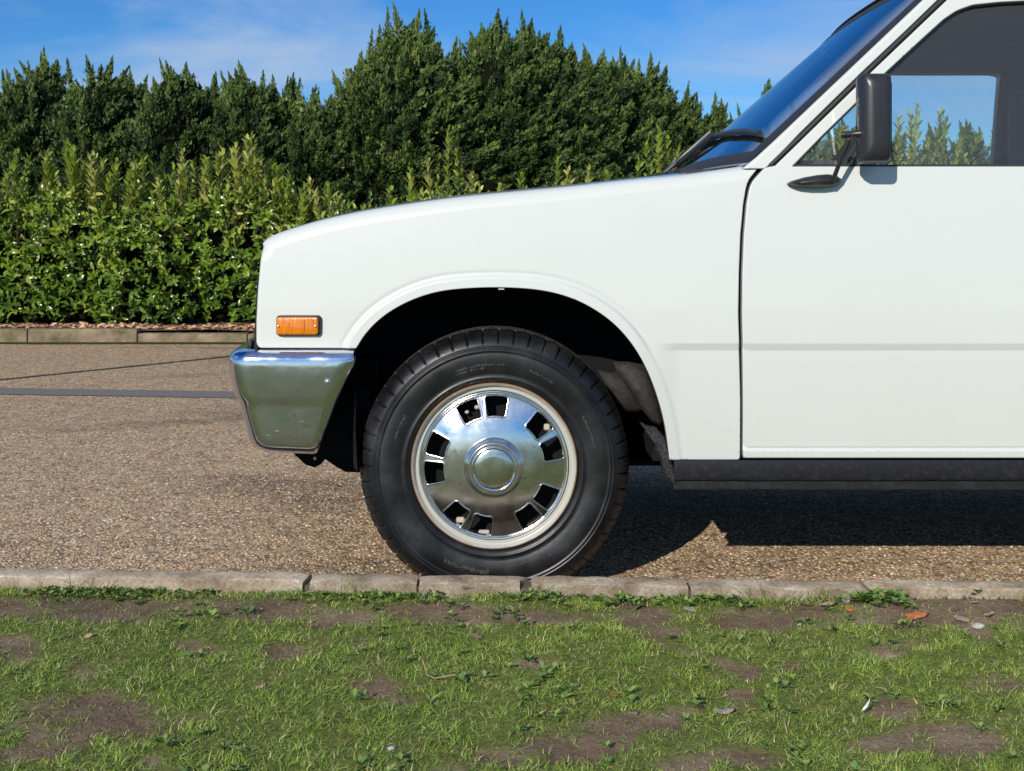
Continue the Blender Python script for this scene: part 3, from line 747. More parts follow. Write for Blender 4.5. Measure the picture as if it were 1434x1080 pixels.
# rail over the doors joining roof and door frame
for mir in (False, True):
    rb = MB(); yr = side_y(0, ztop)
    y = (lambda q: 2 * YC - q if mir else q)
    z0 = wscreen(1.03, -1).z
    rb.tube([(x, y(yr + 0.018), (ztop + z0) / 2 + 0.004) for x in np.linspace(XZ(1352, -37)[0], xr_end, 8)], 0.019, 12)
    rb.build('roof_rail', M['paint'], truck)
cabside = [([(XR + 0.006, ztop), (XR + 0.006, ZD0)], 0.003), ([(XR + 0.006, ZD0), (xr_end, ZD0)], 0.003), ([(xr_end, ZD0), (xr_end, ztop)], 0.02), ([(xr_end, ztop), (XR + 0.006, ztop)], 0.003)]
panel('cab_side', cabside, M['paint'], truck, mirror=True, grid=0.03)
# cab interior
def bx(name, a, b, mat_, bevel=0.0, parent=truck): return MB().box(a, b).build(name, mat_, parent, smooth=bool(bevel), bevel=bevel)
yi, yo = Y0 + 0.09, 2 * YC - Y0 - 0.09
rw = MB()
for a, b in (((xr_end - 0.02, yi, 0.35), (xr_end, yo, 1.12)), ((xr_end - 0.02, yi, 1.42), (xr_end, yo, 1.52)), ((xr_end - 0.02, yi, 1.12), (xr_end, yi + 0.2, 1.42)), ((xr_end - 0.02, yo - 0.2, 1.12), (xr_end, yo, 1.42))): rw.box(a, b)
rw.build('cab_rear_wall', M['inner_paint'], truck, smooth=False)
bx('cab_floor', (0.35, yi - 0.03, 0.33), (xr_end, yo + 0.03, 0.36), M['arch'])
bx('bulkhead', (0.40, yi - 0.04, 0.30), (0.44, yo + 0.04, 1.02), M['arch'])
# door trims, seen through the glass on the far side
for (a, b) in ((yi - 0.035, yi - 0.02), (yo + 0.02, yo + 0.035)): bx('door_trim', (0.62, a, 0.38), (XR - 0.02, b, zs - 0.02), M['cloth'])
db = MB(); prof = [(0.44, 1.05), (0.62, 1.075), (0.80, 1.08), (0.86, 1.05), (0.87, 0.95), (0.80, 0.86), (0.6, 0.8), (0.44, 0.78)]
V = [(x, y, z) for y in (yi, yo) for (x, z) in prof]; n_ = len(prof)
pm('dashboard', V, [(i, (i + 1) % n_, n_ + (i + 1) % n_, n_ + i) for i in range(n_)] + [tuple(range(n_))[::-1], tuple(range(n_, 2 * n_))], M['cloth'], truck, sharp=30)
sw = MB(); cs = Vector((1.10, 4.10, 1.06)); ax = Vector((-0.86, 0, 0.51)).normalized(); e1 = Vector((0, 1, 0)); e2 = ax.cross(e1).normalized()
sw.tube([cs + e1 * math.cos(a) * 0.19 + e2 * math.sin(a) * 0.19 for a in np.linspace(0, 2 * math.pi, 49)], 0.017, 10, cap=False)
for a in (0.2, math.pi - 0.2, -math.pi / 2): sw.tube([cs, cs + e1 * math.cos(a) * 0.185 + e2 * math.sin(a) * 0.185], 0.012, 8)
sw.tube([cs, cs + Vector((-0.3, 0, -0.18))], 0.02, 8)
sw.build('steering_wheel', M['rubber'], truck)
bx('seat', (1.25, yi + 0.05, 0.42), (1.75, yo - 0.05, 0.66), M['seat'], 0.05)
sb = MB(); sb.add([(1.68, yi + 0.05, 0.6), (1.82, yi + 0.05, 0.6), (2.0, yi + 0.05, 1.13), (1.90, yi + 0.05, 1.13), (1.68, yo - 0.05, 0.6), (1.82, yo - 0.05, 0.6), (2.0, yo - 0.05, 1.13), (1.90, yo - 0.05, 1.13)],
       [(0, 1, 2, 3), (7, 6, 5, 4), (0, 4, 5, 1), (1, 5, 6, 2), (2, 6, 7, 3), (3, 7, 4, 0)]); sb.build('seat_back', M['seat'], truck, bevel=0.03)

# bonnet and cowl
def bonnet_z(x, v):
    tx = [p[0] for p in top_rs]; tz = [p[1] for p in top_rs]
    return float(np.interp(x, tx, tz)) + 0.004 + 0.018 * (1 - v * v) - 0.004 * (abs(v) > 0.985)
xb1 = XZ(1000, 238)[0]; V = []; Q = []; ni, nj = 60, 24
hw = YC - (Y0 + 0.034 + 0.036 + 0.003)
x_f = top_rs[0][0] + 0.004
for j in range(nj + 1):
    v_ = -1 + 2 * j / nj
    xend = xb1 - 0.05 * (1 - v_ * v_)
    for i in range(ni + 1):
        s_ = (i / ni) ** 1.6; x = x_f - 0.012 * (1 - v_ * v_) + (xend - x_f) * s_
        V.append((x, YC + hw * v_, bonnet_z(max(x, x_f), v_) - (0.02 * (1 - i / 2) if i < 2 else 0)))
for j in range(nj):
    for i in range(ni): k = j * (ni + 1) + i; Q.append((k, k + ni + 1, k + ni + 2, k + 1))
pm('bonnet', V, Q, M['paint'], truck)
V = []; Q = []
for j in range(nj + 1):
    v_ = -1 + 2 * j / nj; a = Vector((xb1 - 0.05 * (1 - v_ * v_), YC + hw * v_, bonnet_z(xb1, v_) - 0.006)); b = wscreen(-0.01, v_)
    for i in range(7):
        p = a.lerp(b, i / 6); p.z -= 0.006 * math.sin(i / 6 * math.pi); V.append(p)
for j in range(nj):
    for i in range(6): k = j * 7 + i; Q.append((k, k + 7, k + 8, k + 1))
pm('cowl', V, Q, M['paint'], truck)
# wipers
wp = MB()
def onscreen(px, py, t_hint):      # the point of the windscreen that shows at this pixel
    best = None
    for t_ in np.linspace(-0.08, 0.5, 59):
        for v_ in np.linspace(-1, 0.9, 96):
            p = wscreen(t_, v_); u = CX + p.x * F / p.y; w = CY - (p.z - H) * F / p.y; e = (u - px) ** 2 + (w - py) ** 2
            if best is None or e < best[0]: best = (e, p, t_, v_)
    return best
off = Vector((-0.010, 0, 0.010))
def wiper(blade, arm_to, nm='wiper'):
    bl = [onscreen(u, w, 0)[1] + off for (u, w) in blade]
    o = MB().tube(bl, 0.0085, 8).build(nm, M['black'], truck)
    MB().tube([p - off * 0.6 for p in bl], 0.004, 6).build('wiper_rubber', M['rubber'], o)
    MB().tube([bl[len(bl) // 2] + off * 0.4] + [onscreen(u, w, 0)[1] + off * k for (u, w, k) in arm_to], [0.006, 0.008, 0.012][:1 + len(arm_to)], 8).build('wiper_arm', M['black'], o)
wiper([(1068, 192), (1050, 189), (1030, 190), (1005, 195), (985, 204), (968, 216)], [(985, 210, 1.3), (948, 234, 1.0)])
off = Vector((-0.016, 0, 0.016))
wiper([(1000, 190), (985, 197), (962, 210), (945, 219), (925, 229), (900, 240)], [(930, 236, 1.0)])
cv = MB()
for v_ in np.linspace(-0.75, 0.75, 12):
    a = wscreen(-0.02, v_) + Vector((-0.10, 0, -0.016)); cv.box((a.x - 0.01, a.y - 0.05, a.z), (a.x + 0.05, a.y + 0.05, a.z + 0.012))
cv.build('cowl_vent', M['black'], truck, smooth=False)

# front face: panel, grille, lamps (faces away from the camera)
xf = XZ(358, 450)[0]; zf0, zf1 = XZ(358, 487)[1], XZ(366, 350)[1]
bx('front_panel', (xf + 0.012, Y0 + 0.035, zf0 + 0.005), (xf + 0.05, 2 * YC - Y0 - 0.035, zf1), M['paint'])
fs_ = MB(); V = []; Q = []
for k, (u, w) in enumerate([(361, 387), (359.5, 410), (357.5, 440), (356, 470), (356, 489)]):
    x, z = XZ(u, w)
    V += [(x - 0.004, Y0 + 0.02, z), (x + 0.006, Y0 + 0.012, z), (x - 0.004, 2 * YC - Y0 - 0.02, z), (x + 0.006, 2 * YC - Y0 - 0.012, z)]
    if k:
        a = 4 * k; Q += [(a - 4, a - 3, a + 1, a), (a - 4, a, a + 2, a - 2), (a - 2, a + 2, a + 3, a - 1)]
pm('grille_surround', V, Q, M['black'], truck, smooth=False)
gr = MB()
for k in range(7): zz = zf0 + 0.02 + k * 0.018; gr.box((xf - 0.016, Y0 + 0.32, zz), (xf - 0.002, 2 * YC - Y0 - 0.32, zz + 0.008))
gr.build('grille', M['black'], truck, smooth=False)
for yy in (Y0 + 0.17, 2 * YC - Y0 - 0.17):
    lm = bx('headlamp', (xf - 0.012, yy - 0.1, zf0 + 0.02), (xf - 0.004, yy + 0.1, zf0 + 0.15), M['lamp_glass'], 0.006)

# side marker lamp
lx0, lz0 = XZ(387.5, 470.5); lx1, lz1 = XZ(450.5, 441.5)
def rrect(x0, x1, z0, z1, r, n_=5):
    o_ = []
    for (cx_, cz_, a0) in ((x1 - r, z1 - r, 0), (x0 + r, z1 - r, 90), (x0 + r, z0 + r, 180), (x1 - r, z0 + r, 270)):
        for k in range(n_ + 1): a = R(a0 + 90 * k / n_); o_.append((cx_ + r * math.cos(a), cz_ + r * math.sin(a)))
    return o_
def slab(name, loops, mat_, parent):   # loops: list of (outline, y)
    V = []; Q = []; n_ = len(loops[0][0])
    for o_, y in loops: V += [(p[0], y, p[1]) for p in o_]
    for j in range(len(loops) - 1):
        for i in range(n_): a = j * n_ + i; b = j * n_ + (i + 1) % n_; Q.append((a, b, b + n_, a + n_))
    Q.append(tuple((len(loops) - 1) * n_ + i for i in range(n_)))
    bm = bmesh.new(); vs = [bm.verts.new(v) for v in V]; [bm.faces.new([vs[i] for i in q]) for q in Q]
    bmesh.ops.recalc_face_normals(bm, faces=bm.faces); me = bpy.data.meshes.new(name); bm.to_mesh(me); bm.free()
    me.polygons.foreach_set('use_smooth', [True] * len(me.polygons)); me.set_sharp_from_angle(angle=R(40))
    return link(name, me, mat_, parent)
ym = side_y(0, (lz0 + lz1) / 2)
sl = slab('side_lamp', [(rrect(lx0, lx1, lz0, lz1, 0.009), ym + 0.01), (rrect(lx0, lx1, lz0, lz1, 0.009), ym - 0.006), (rrect(lx0 + 0.002, lx1 - 0.002, lz0 + 0.002, lz1 - 0.002, 0.008), ym - 0.009)], M['black'], truck)
slab('lens', [(rrect(lx0 + 0.0025, lx1 - 0.006, lz0 + 0.004, lz1 - 0.003, 0.007), ym - 0.008), (rrect(lx0 + 0.0035, lx1 - 0.007, lz0 + 0.005, lz1 - 0.004, 0.006), ym - 0.017), (rrect(lx0 + 0.007, lx1 - 0.011, lz0 + 0.009, lz1 - 0.0075, 0.004), ym - 0.019)], M['amber'], sl)
zm = (lz0 + lz1) / 2
for xx in (lx0 + 0.008, lx1 - 0.012):
    MB().lathe((xx, ym - 0.0215, zm), [(0.0001, -0.0005), (0.0022, 0), (0.003, 0.003)], 12).build('screw', M['screw'], sl)
xx = lx0 + (lx1 - lx0) * 0.62
MB().box((xx, ym - 0.0208, lz0 + 0.010), (xx + 0.0025, ym - 0.0185, lz1 - 0.009)).build('lens_rib', M['amber'], sl)
wt = MB()
for z0_ in (0.014, 0.021, 0.028): wt.box((lx0 + 0.030, ym - 0.0203, lz0 + z0_), (lx0 + 0.033, ym - 0.0185, lz0 + z0_ + 0.004))
wt.build('lens_mark', M['amber'], sl)

# bumper: horizontal rows, each a plan path that wraps the corner
YB = Y0 - 0.03
rows = []   # (py, px_front, px_rear, outset y (towards +Y = recess))
brow = [(489.0, 352, 493, 0.060), (490.5, 343, 494, 0.040), (492, 336, 494.5, 0.026), (494, 330, 495, 0.014), (497.5, 326, 495, 0.0055), (502, 323.8, 494.5, 0.001), (507, 323.2, 494, 0.0), (515, 323.0, 490.5, -0.001), (530, 325, 482.5, -0.001), (545, 328.5, 475.5, -0.0005), (553, 330.6, 472, 0.0),
        (558, 332.4, 469.7, 0.001), (563, 334.6, 467.5, 0.003), (568, 337, 465.5, 0.0048), (574, 339, 463.5, 0.0052), (590, 343.3, 457.5, 0.0055), (605, 347.3, 451.5, 0.006), (616, 350.3, 447, 0.007), (622, 352.2, 444.5, 0.0085), (627, 355.5, 442, 0.012), (630, 362, 440, 0.022), (630.5, 372, 438, 0.045)]
V = []; Q = []; NP = 0
for (py, pf, pr_, oy) in brow:
    zz = H - (py - CY) * (YB + oy) / F; y = YB + oy
    xfr = (pf - CX) * (y + 0.052) / F; xre = (pr_ - CX) * y / F; rc = 0.055
    # lower rows dip to the rear as in the photo
    path = [(xre + 0.002, y + 0.045), (xre + 0.002, y + 0.012), (xre, y + 0.004), (xre - 0.005, y)]
    x_in = xfr + rc
    for k in range(1, 8): path.append((xre - 0.005 + (x_in - xre + 0.005) * k / 8, y))
    for k in range(0, 10):
        a = math.pi / 2 * k / 9; path.append((x_in - rc * math.sin(a), y + rc - rc * math.cos(a)))
    for k in range(1, 8):
        path.append((xfr - 0.05 * math.sin(k / 7 * math.pi / 2), y + rc + (YC - y - rc) * k / 7))
    full = path + [(q[0], 2 * YC - q[1]) for q in path[-2::-1]]
    NP = len(full)
    tilt = 4.0 / 575 if py > 600 else 0
    for q in full:
        s_ = (q[0] - xfr) / (xre - xfr); V.append((q[0], q[1], zz - tilt * s_ * (py - 600) / 30))
for j in range(len(brow) - 1):
    for i in range(NP - 1): a = j * NP + i; Q.append((a, a + 1, a + NP + 1, a + NP))
bp = pm('front_bumper', V, Q, M['chrome'], truck, sharp=60)
sol = bp.modifiers.new('skin', 'SOLIDIFY'); sol.thickness = 0.003; sol.offset = 1
bc = P(459, 534, YB - 0.001)
sc_r = random.Random(5)
for k in range(26):
    u_, w_ = sc_r.uniform(335, 470), sc_r.uniform(512, 618)
    if u_ > 486 - (w_ - 506) * 0.42 - 6: continue
    yy_ = YB - 0.0022 if w_ < 556 else YB + 0.0022; q = P(u_, w_, yy_); l_ = sc_r.choice((0.0012, 0.0015, 0.002, 0.008, 0.012)); a_ = sc_r.choice((0.1, -0.2, 1.4, 0.6))
    MB().tube([q, q + Vector((math.cos(a_) * l_, 0, math.sin(a_) * l_))], 0.0007, 5).build('paint_fleck', M['bolt'], bp)
MB().lathe(bc, [(0.0001, -0.0085), (0.004, -0.0078), (0.0072, -0.0045), (0.0082, -0.0015), (0.0088, -0.0016), (0.0120, -0.0012), (0.0128, 0.001)], 20).build('bumper_bolt', M['bolt'], bp)
bx('bumper_filler', (xf + 0.02, Y0 + 0.02, XZ(400, 497)[1]), (XZ(490, 490)[0], 2 * YC - Y0 - 0.02, zf0 + 0.008), M['black'])
# little rubber stop at the bumper's front top
bx('bumper_stop', (P(351, 480, Y0 + 0.1).x, Y0 + 0.06, XZ(350, 490)[1]), (P(358, 480, Y0 + 0.1).x, Y0 + 0.12, XZ(350, 480)[1]), M['black'], 0.003)

# inner wing, wheel housing, underbody
ax_px = [(405, 628), (417, 641), (428, 651), (440, 655), (450, 650), (455, 643), (468, 652), (484, 661), (503, 662), (530, 640), (530, 505), (480, 495), (400, 500)]
V = [tuple(P(u, v_, Y0 + 0.24)) for u, v_ in ax_px]; n_ = len(V); V += [(v[0], v[1] + 0.05, v[2]) for v in V]
pm('front_valance', V, [tuple(range(n_))] + [(i, i + n_, (i + 1) % n_ + n_, (i + 1) % n_) for i in range(n_)], M['arch'], truck, smooth=False)
ob = MB().lathe(P(441, 642, Y0 + 0.236), [(0.0001, -0.002), (0.004, -0.002), (0.0055, 0.003)], 14).build('valance_bolt', M['screw'], truck)
hp = [(503, 662), (499, 600), (499, 488)] + arch_px[1:] + [(945, 680)]
hp = XZs(hp); hp = resample(hp, 0.03)
for mir in (False, True):
    V = []; Q = []
    ys = [Y0 + 0.022, Y0 + 0.10, Y0 + 0.22, Y0 + 0.36]
    for i, p in enumerate(hp):
        c_ = np.array((P(692, 653, 2.93).x, 0.322)); dv = np.array(p) - c_; dv /= np.linalg.norm(dv)
        for k, y in enumerate(ys):
            q = np.array(p) + dv * (0.004 + 0.02 * (k > 0)); V.append((q[0], 2 * YC - y if mir else y, q[1]))
        if i:
            for k in range(3): a = 4 * i + k; Q.append((a - 4, a, a + 1, a - 3))
    b = len(V); cen = len(V)
    ring = [4 * i + 3 for i in range(len(hp))]; Q.append(tuple(ring))
    pm('wheel_housing', V, Q, M['arch'], truck, smooth=False)
# dusty splash guard at the rear of the housing, lumpy underseal below it
def flap(name, px, y_, mat_, dy_=0.03, bow=0.02, parent=truck, smooth=True):
    pts = [P(u, v_, y_) for u, v_ in px]; c_ = sum(pts, Vector()) / len(pts)
    V = []; Q = []; n_ = len(pts); rings = [(1.0, dy_), (1.0, 0.0), (0.75, -bow * 0.6), (0.4, -bow), (0.02, -bow * 1.1)]
    for (s_, oy) in rings:
        for p in pts:
            q = c_ + (p - c_) * s_; q.y = y_ + oy + 0.004 * noise.noise(q * 40); V.append(q)
    for j in range(len(rings) - 1):
        for i in range(n_): a = j * n_ + i; b = j * n_ + (i + 1) % n_; Q.append((a, b, b + n_, a + n_))
    return pm(name, V, Q, mat_, parent, smooth=smooth)
flap('splash_guard', [(838, 520), (855, 524), (870, 522), (884, 540), (896, 560), (903, 575), (890, 578), (874, 575), (862, 560), (850, 542)], Y0 + 0.20, M['splash'])
flap('splash_guard', [(860, 508), (880, 508), (902, 512), (914, 536), (924, 562), (929, 592), (926, 600), (912, 590), (896, 570), (880, 545), (866, 525)], Y0 + 0.12, M['splash'], bow=0.03)
flap('underseal_flange', [(896, 592), (905, 597), (920, 600), (930, 614), (937, 632), (941, 648), (950, 666), (956, 676), (948, 686), (938, 674), (929, 664), (925, 640), (917, 628), (912, 612)], Y0 + 0.03, M['underseal'], bow=0.012)
bx('engine_bay_underside', (-0.42, Y0 + 0.37, 0.27), (0.60, 2 * YC - Y0 - 0.37, 0.80), M['arch'])

bx('front_undertray', (-0.55, Y0 + 0.12, 0.33), (-0.36, 2 * YC - Y0 - 0.12, 0.50), M['arch'])
for yy in (Y0 + 0.36, 2 * YC - Y0 - 0.42): bx('chassis_rail', (-0.3, yy, 0.26), (3.9, yy + 0.06, 0.38), M['arch'])
bx('underfloor', (0.44, Y0 + 0.06, 0.30), (xr_end, 2 * YC - Y0 - 0.06, 0.33), M['steel'])
bx('gearbox', (0.5, YC - 0.15, 0.24), (1.3, YC + 0.15, 0.34), M['steel'], 0.03)
# black sill with its lower flange
for mir in (False, True):
    y = (lambda q: 2 * YC - q if mir else q)
    x0_, x1_ = XZ(944, 645)[0], xr_end
    sp_ = [(0.020, 644.5), (0.016, 648), (0.013, 668), (0.016, 672.5), (0.024, 674), (0.024, 684), (0.030, 685.5), (0.05, 685.5), (0.06, 660)]
    V = []; Q = []
    xs = np.linspace(x0_, x1_, 60)
    for i, x in enumerate(xs):
        for (oy, py) in sp_:
            yy = Y0 + oy; z = H - (py - CY) * yy / F
            rough_ = 0.0015 * noise.noise(Vector((x * 40, py, 0))) if py > 671 else 0
            V.append((x, y(yy + rough_), z + rough_))
        if i:
            k = len(sp_) * i
            for q in range(len(sp_) - 1): Q.append((k - len(sp_) + q, k + q, k + q + 1, k - len(sp_) + q + 1))
    Q.append(tuple(range(len(sp_))))
    pm('sill', V, Q if not mir else [q[::-1] for q in Q], M['sill'], truck, sharp=30)

# ---- wheels
WC = P(692, 653, 2.93); WC = Vector((WC.x, 2.93, 0.322))
K = 2.93 / F                                  # metres per photo pixel at the wheel
def make_tyre(c):
    # profile (r, depth, kind)
    pr = [(0.200, 0.020), (0.2035, 0.010), (0.2065, 0.004), (0.210, 0.000), (0.214, -0.004), (0.217, -0.0045), (0.2185, -0.0068), (0.2205, -0.0068), (0.222, -0.005), (0.232, -0.0085), (0.245, -0.0115), (0.258, -0.0135), (0.270, -0.0140), (0.279, -0.0130),
          (0.2835, -0.0120), (0.2845, -0.0138), (0.2865, -0.0142), (0.288, -0.0136), (0.2890, -0.0108), (0.2905, -0.0100), (0.2920, -0.0104), (0.2930, -0.0116), (0.2945, -0.0114), (0.2955, -0.0096), (0.298, -0.0080), (0.301, -0.0068), (0.3045, -0.0050), (0.309, -0.0025), (0.3135, 0.0010), (0.318, 0.0050), (0.322, 0.0095), (0.326, 0.0145), (0.3292, 0.0195), (0.3320, 0.0240), (0.334, 0.029), (0.335, 0.034), (0.3356, 0.040),
          (0.3360, 0.046), (0.3362, 0.052), (0.3300, 0.054), (0.3300, 0.062), (0.3364, 0.064), (0.3366, 0.075), (0.3366, 0.090), (0.3300, 0.092), (0.3300, 0.100), (0.3364, 0.102), (0.3362, 0.125), (0.3355, 0.140), (0.334, 0.148), (0.325, 0.162), (0.305, 0.175), (0.27, 0.184), (0.23, 0.180), (0.20, 0.165)]
    n_ = 1224; NB = 51
    th = np.arange(n_) / n_ * 2 * math.pi; V = []
    ph = (th * NB / (2 * math.pi) + 0.03 * np.sin(5 * th)) % 1.0
    for (r, d_) in pr:
        rr = np.full(n_, r); dd = np.full(n_, d_)
        if 0.3035 < r and d_ < 0.06:          # shoulder lugs: slots between the blocks, zigzag sipes on them
            w_ = 0.075
            slot = ss((w_ - np.abs(ph - 0.5)) / 0.04)
            deep = min(1, (r - 0.3035) / 0.008)
            rr -= 0.0075 * slot * deep * (0.4 if d_ < 0.01 else 1); dd += 0.0055 * slot * deep * (1 if d_ < 0.035 else 0.2)
            if 0.318 < r and d_ < 0.045:
                zig = np.abs(((ph * 2) % 1) - 0.5) * 0.006; tgt = 0.3235 + zig
                s2 = np.exp(-((r - tgt) / 0.0011) ** 2) * (np.abs(ph - 0.5) > 0.1)
                tgt2 = 0.3295 + zig; s3 = np.exp(-((r - tgt2) / 0.0011) ** 2) * (np.abs(ph - 0.5) > 0.1)
                dd += 0.003 * (s2 + s3); rr -= 0.0015 * (s2 + s3)
        elif r > 0.333 and d_ > 0.06:
            slot = ss((0.05 - np.abs(((ph + d_ * 9) % 1) - 0.5)) / 0.02); rr -= 0.006 * slot
        x = np.cos(th) * rr; z = np.sin(th) * rr
        zb = -0.3205; sq = np.clip(zb - z, 0, 1); dd = dd - sq * 0.25 * (0.0 if d_ > 0.03 else 1); z = np.maximum(z, zb + (z - zb) * 0.02)
        V.append(np.stack([c.x + x, c.y + dd, c.z + z], 1))
    V = np.concatenate(V); Q = []
    i = np.arange(n_); j = (i + 1) % n_
    for k in range(len(pr) - 1): Q.append(np.stack([i + k * n_, i + (k + 1) * n_, j + (k + 1) * n_, j + k * n_], 1))
    Q = np.concatenate(Q)
    me = bpy.data.meshes.new('tyre'); me.vertices.add(len(V)); me.vertices.foreach_set('co', (V - np.array(c)).astype(np.float32).ravel())
    me.loops.add(len(Q) * 4); me.loops.foreach_set('vertex_index', Q.astype(np.int32).ravel()); me.polygons.add(len(Q))
    me.polygons.foreach_set('loop_start', np.arange(0, len(Q) * 4, 4, dtype=np.int32)); me.polygons.foreach_set('loop_total', np.full(len(Q), 4, dtype=np.int32))
    me.polygons.foreach_set('use_smooth', np.ones(len(Q), bool))
    me.materials.append(M['tyre']); me.materials.append(M['tread'])
    mi = np.zeros(len(Q), np.int32); mi[36 * n_:] = 1; me.polygons.foreach_set('material_index', mi)
    me.update(calc_edges=True); return me
def local(mb, c): mb.V = [Vector(v) - c for v in mb.V]; return mb
def make_wheel():
    c = WC
    # steel rim, seen as the cream ring
    rp = [(0.200, 0.030), (0.2045, 0.012), (0.2055, 0.0035), (0.2035, -0.0005), (0.2005, 0.0), (0.1985, 0.004), (0.1970, 0.010), (0.1950, 0.0125), (0.1915, 0.0135), (0.1885, 0.0120), (0.1860, 0.0125), (0.1835, 0.018), (0.182, 0.03), (0.178, 0.055), (0.172, 0.065), (0.13, 0.062), (0.09, 0.05), (0.05, 0.05), (0.0005, 0.05)]
    rimm = MB().lathe((0, 0, 0), rp, 128); me = bpy.data.meshes.new('wheel'); me.from_pydata([tuple(v) for v in rimm.V], [], rimm.F)
    me.polygons.foreach_set('use_smooth', [True] * len(me.polygons)); me.materials.append(M['rim']); me.materials.append(M['arch'])
    me.polygons.foreach_set('material_index', [0 if p < 13 * 128 else 1 for p in range(len(me.polygons))]); me.update()
    wh = bpy.data.objects.new('wheel', me); COL.objects.link(wh); wh.parent = truck; wh.location = c - truck.location
    ty = bpy.data.objects.new('tyre', make_tyre(c)); COL.objects.link(ty); ty.parent = wh
    # chrome trim with ten openings
    def prof(r):
        r = np.asarray(r, float)
        y = 0.010 - 0.0045 * ss((0.1835 - r) / 0.006)                       # rolled rim
        y = y + 0.003 * ss((0.1775 - r) / 0.004)
        q_ = np.clip((0.176 - r) / 0.102, 0, 1); y = y - 0.034 * q_ + 0.011 * q_ ** 2
        y = y - 0.020 * ss((0.074 - r) / 0.012)
        return y
    holes_ = []; 
    for k in range(5):
        for s_ in (-13.0, 13.0):
            a0 = 101.0 + 72 * k + s_; ro, ri, ho, hi_ = 0.1730, 0.1250, 9.6, 10.2
            pts = []
            for (rr, aa_, ra) in ((ro, a0 - ho, 1), (ro, a0 + ho, 1), (ri, a0 + hi_, -1), (ri, a0 - hi_, -1)):
                pts.append((rr, aa_))
            # rounded corners in polar space
            loop = []; crn = 0.006
            for q in range(4):
                p0 = pts[(q - 1) % 4]; p1 = pts[q]; p2 = pts[(q + 1) % 4]
                def car(p): return np.array((p[0] * math.cos(R(p[1])), p[0] * math.sin(R(p[1]))))
                A_, B_, C_ = car(p0), car(p1), car(p2); u = (A_ - B_) / np.linalg.norm(A_ - B_); w = (C_ - B_) / np.linalg.norm(C_ - B_)
                S, E = B_ + u * crn, B_ + w * crn
                for t_ in np.linspace(0, 1, 5): loop.append((1 - t_) ** 2 * S + 2 * t_ * (1 - t_) * B_ + t_ * t_ * E)
                if q in (0, 2):                       # arcs along the rim directions
                    for t_ in (0.25, 0.5, 0.75):
                        ang = p1[1] + (p2[1] - p1[1]) * t_; loop.append(car((p1[0], ang)))
            loop = np.array(resample(list(loop) + [loop[0]], 0.0022))[:-1]; holes_.append(loop)
    rings = []
    for rr in list(np.linspace(0.055, 0.0765, 12)) + list(np.linspace(0.08, 0.172, 20)) + [0.1735, 0.175, 0.1765, 0.178, 0.1795, 0.181, 0.1825, 0.1835]:
        na = 160; ao = random.random()
        rings.append(np.array([(rr * math.cos(2 * math.pi * (i + ao) / na), rr * math.sin(2 * math.pi * (i + ao) / na)) for i in range(na)]))
    for h_ in holes_:                                  # a pressed lip round every opening
        cc = h_.mean(0); tn = np.roll(h_, -1, 0) - np.roll(h_, 1, 0); tn /= np.linalg.norm(tn, axis=1)[:, None]; nn_ = np.stack([tn[:, 1], -tn[:, 0]], 1)
        nn_ *= np.sign(np.sum(nn_ * (h_ - cc), axis=1).mean())
        for f_ in (0.0008, 0.0016, 0.0025, 0.0035, 0.0047): rings.append(h_ + nn_ * f_)
    outer = np.array([(0.1838 * math.cos(2 * math.pi * i / 200), 0.1838 * math.sin(2 * math.pi * i / 200)) for i in range(200)])
    inner = np.array([(0.0545 * math.cos(2 * math.pi * i / 120), 0.0545 * math.sin(2 * math.pi * i / 120)) for i in range(120)])
    Pt = np.concatenate(rings); ok = inside(Pt, outer) & ~inside(Pt, inner)
    for h_ in holes_: ok &= ~inside(Pt, h_)
    Pt = Pt[ok]; loops = [outer, inner] + holes_; ev_, b = [], 0
    bd = np.full(len(Pt), 1e9)
    for lp in loops: bd = np.minimum(bd, pdist(Pt, np.vstack([lp, lp[:1]])))
    Pt = Pt[bd > 0.0006]
    for lp in loops: ev_ += [(b + i, b + (i + 1) % len(lp)) for i in range(len(lp))]; b += len(lp)
    vo, eo, fo, *_ = delaunay_2d_cdt([Vector(p) for p in np.vstack(loops + [Pt])], ev_, [], 0, 1e-7)
    vo = np.array([tuple(v) for v in vo]); tri = np.array([f for f in fo if len(f) == 3]); cen = vo[tri].mean(1)
    keep = inside(cen, outer) & ~inside(cen, inner)
    for h_ in holes_: keep &= ~inside(cen, h_)
    tri = tri[keep]
    def Yc(Pt):
        r = np.linalg.norm(Pt, axis=1); y = prof(r)
        dh = np.full(len(Pt), 1e9)
        for h_ in holes_: dh = np.minimum(dh, pdist(Pt, np.vstack([h_, h_[:1]])))
        return y - 0.0008 * ss((0.0038 - dh) / 0.002) + 0.0010 * ss((0.0013 - dh) / 0.0013)
    h = 2e-4; yy = Yc(vo); gx_ = (Yc(vo + [h, 0]) - Yc(vo - [h, 0])) / (2 * h); gz_ = (Yc(vo + [0, h]) - Yc(vo - [0, h])) / (2 * h)
    nr = np.stack([gx_, -np.ones(len(vo)), gz_], 1); nr /= np.linalg.norm(nr, axis=1)[:, None]
    V = list(map(tuple, np.stack([vo[:, 0], yy, vo[:, 1]], 1))); Va = np.array(V)
    fn = np.cross(Va[tri[:, 1]] - Va[tri[:, 0]], Va[tri[:, 2]] - Va[tri[:, 0]])[:, 1] > 0; tri[fn] = tri[fn][:, ::-1]
    Fs = [tuple(t_) for t_ in tri]; Nn = list(map(tuple, nr))
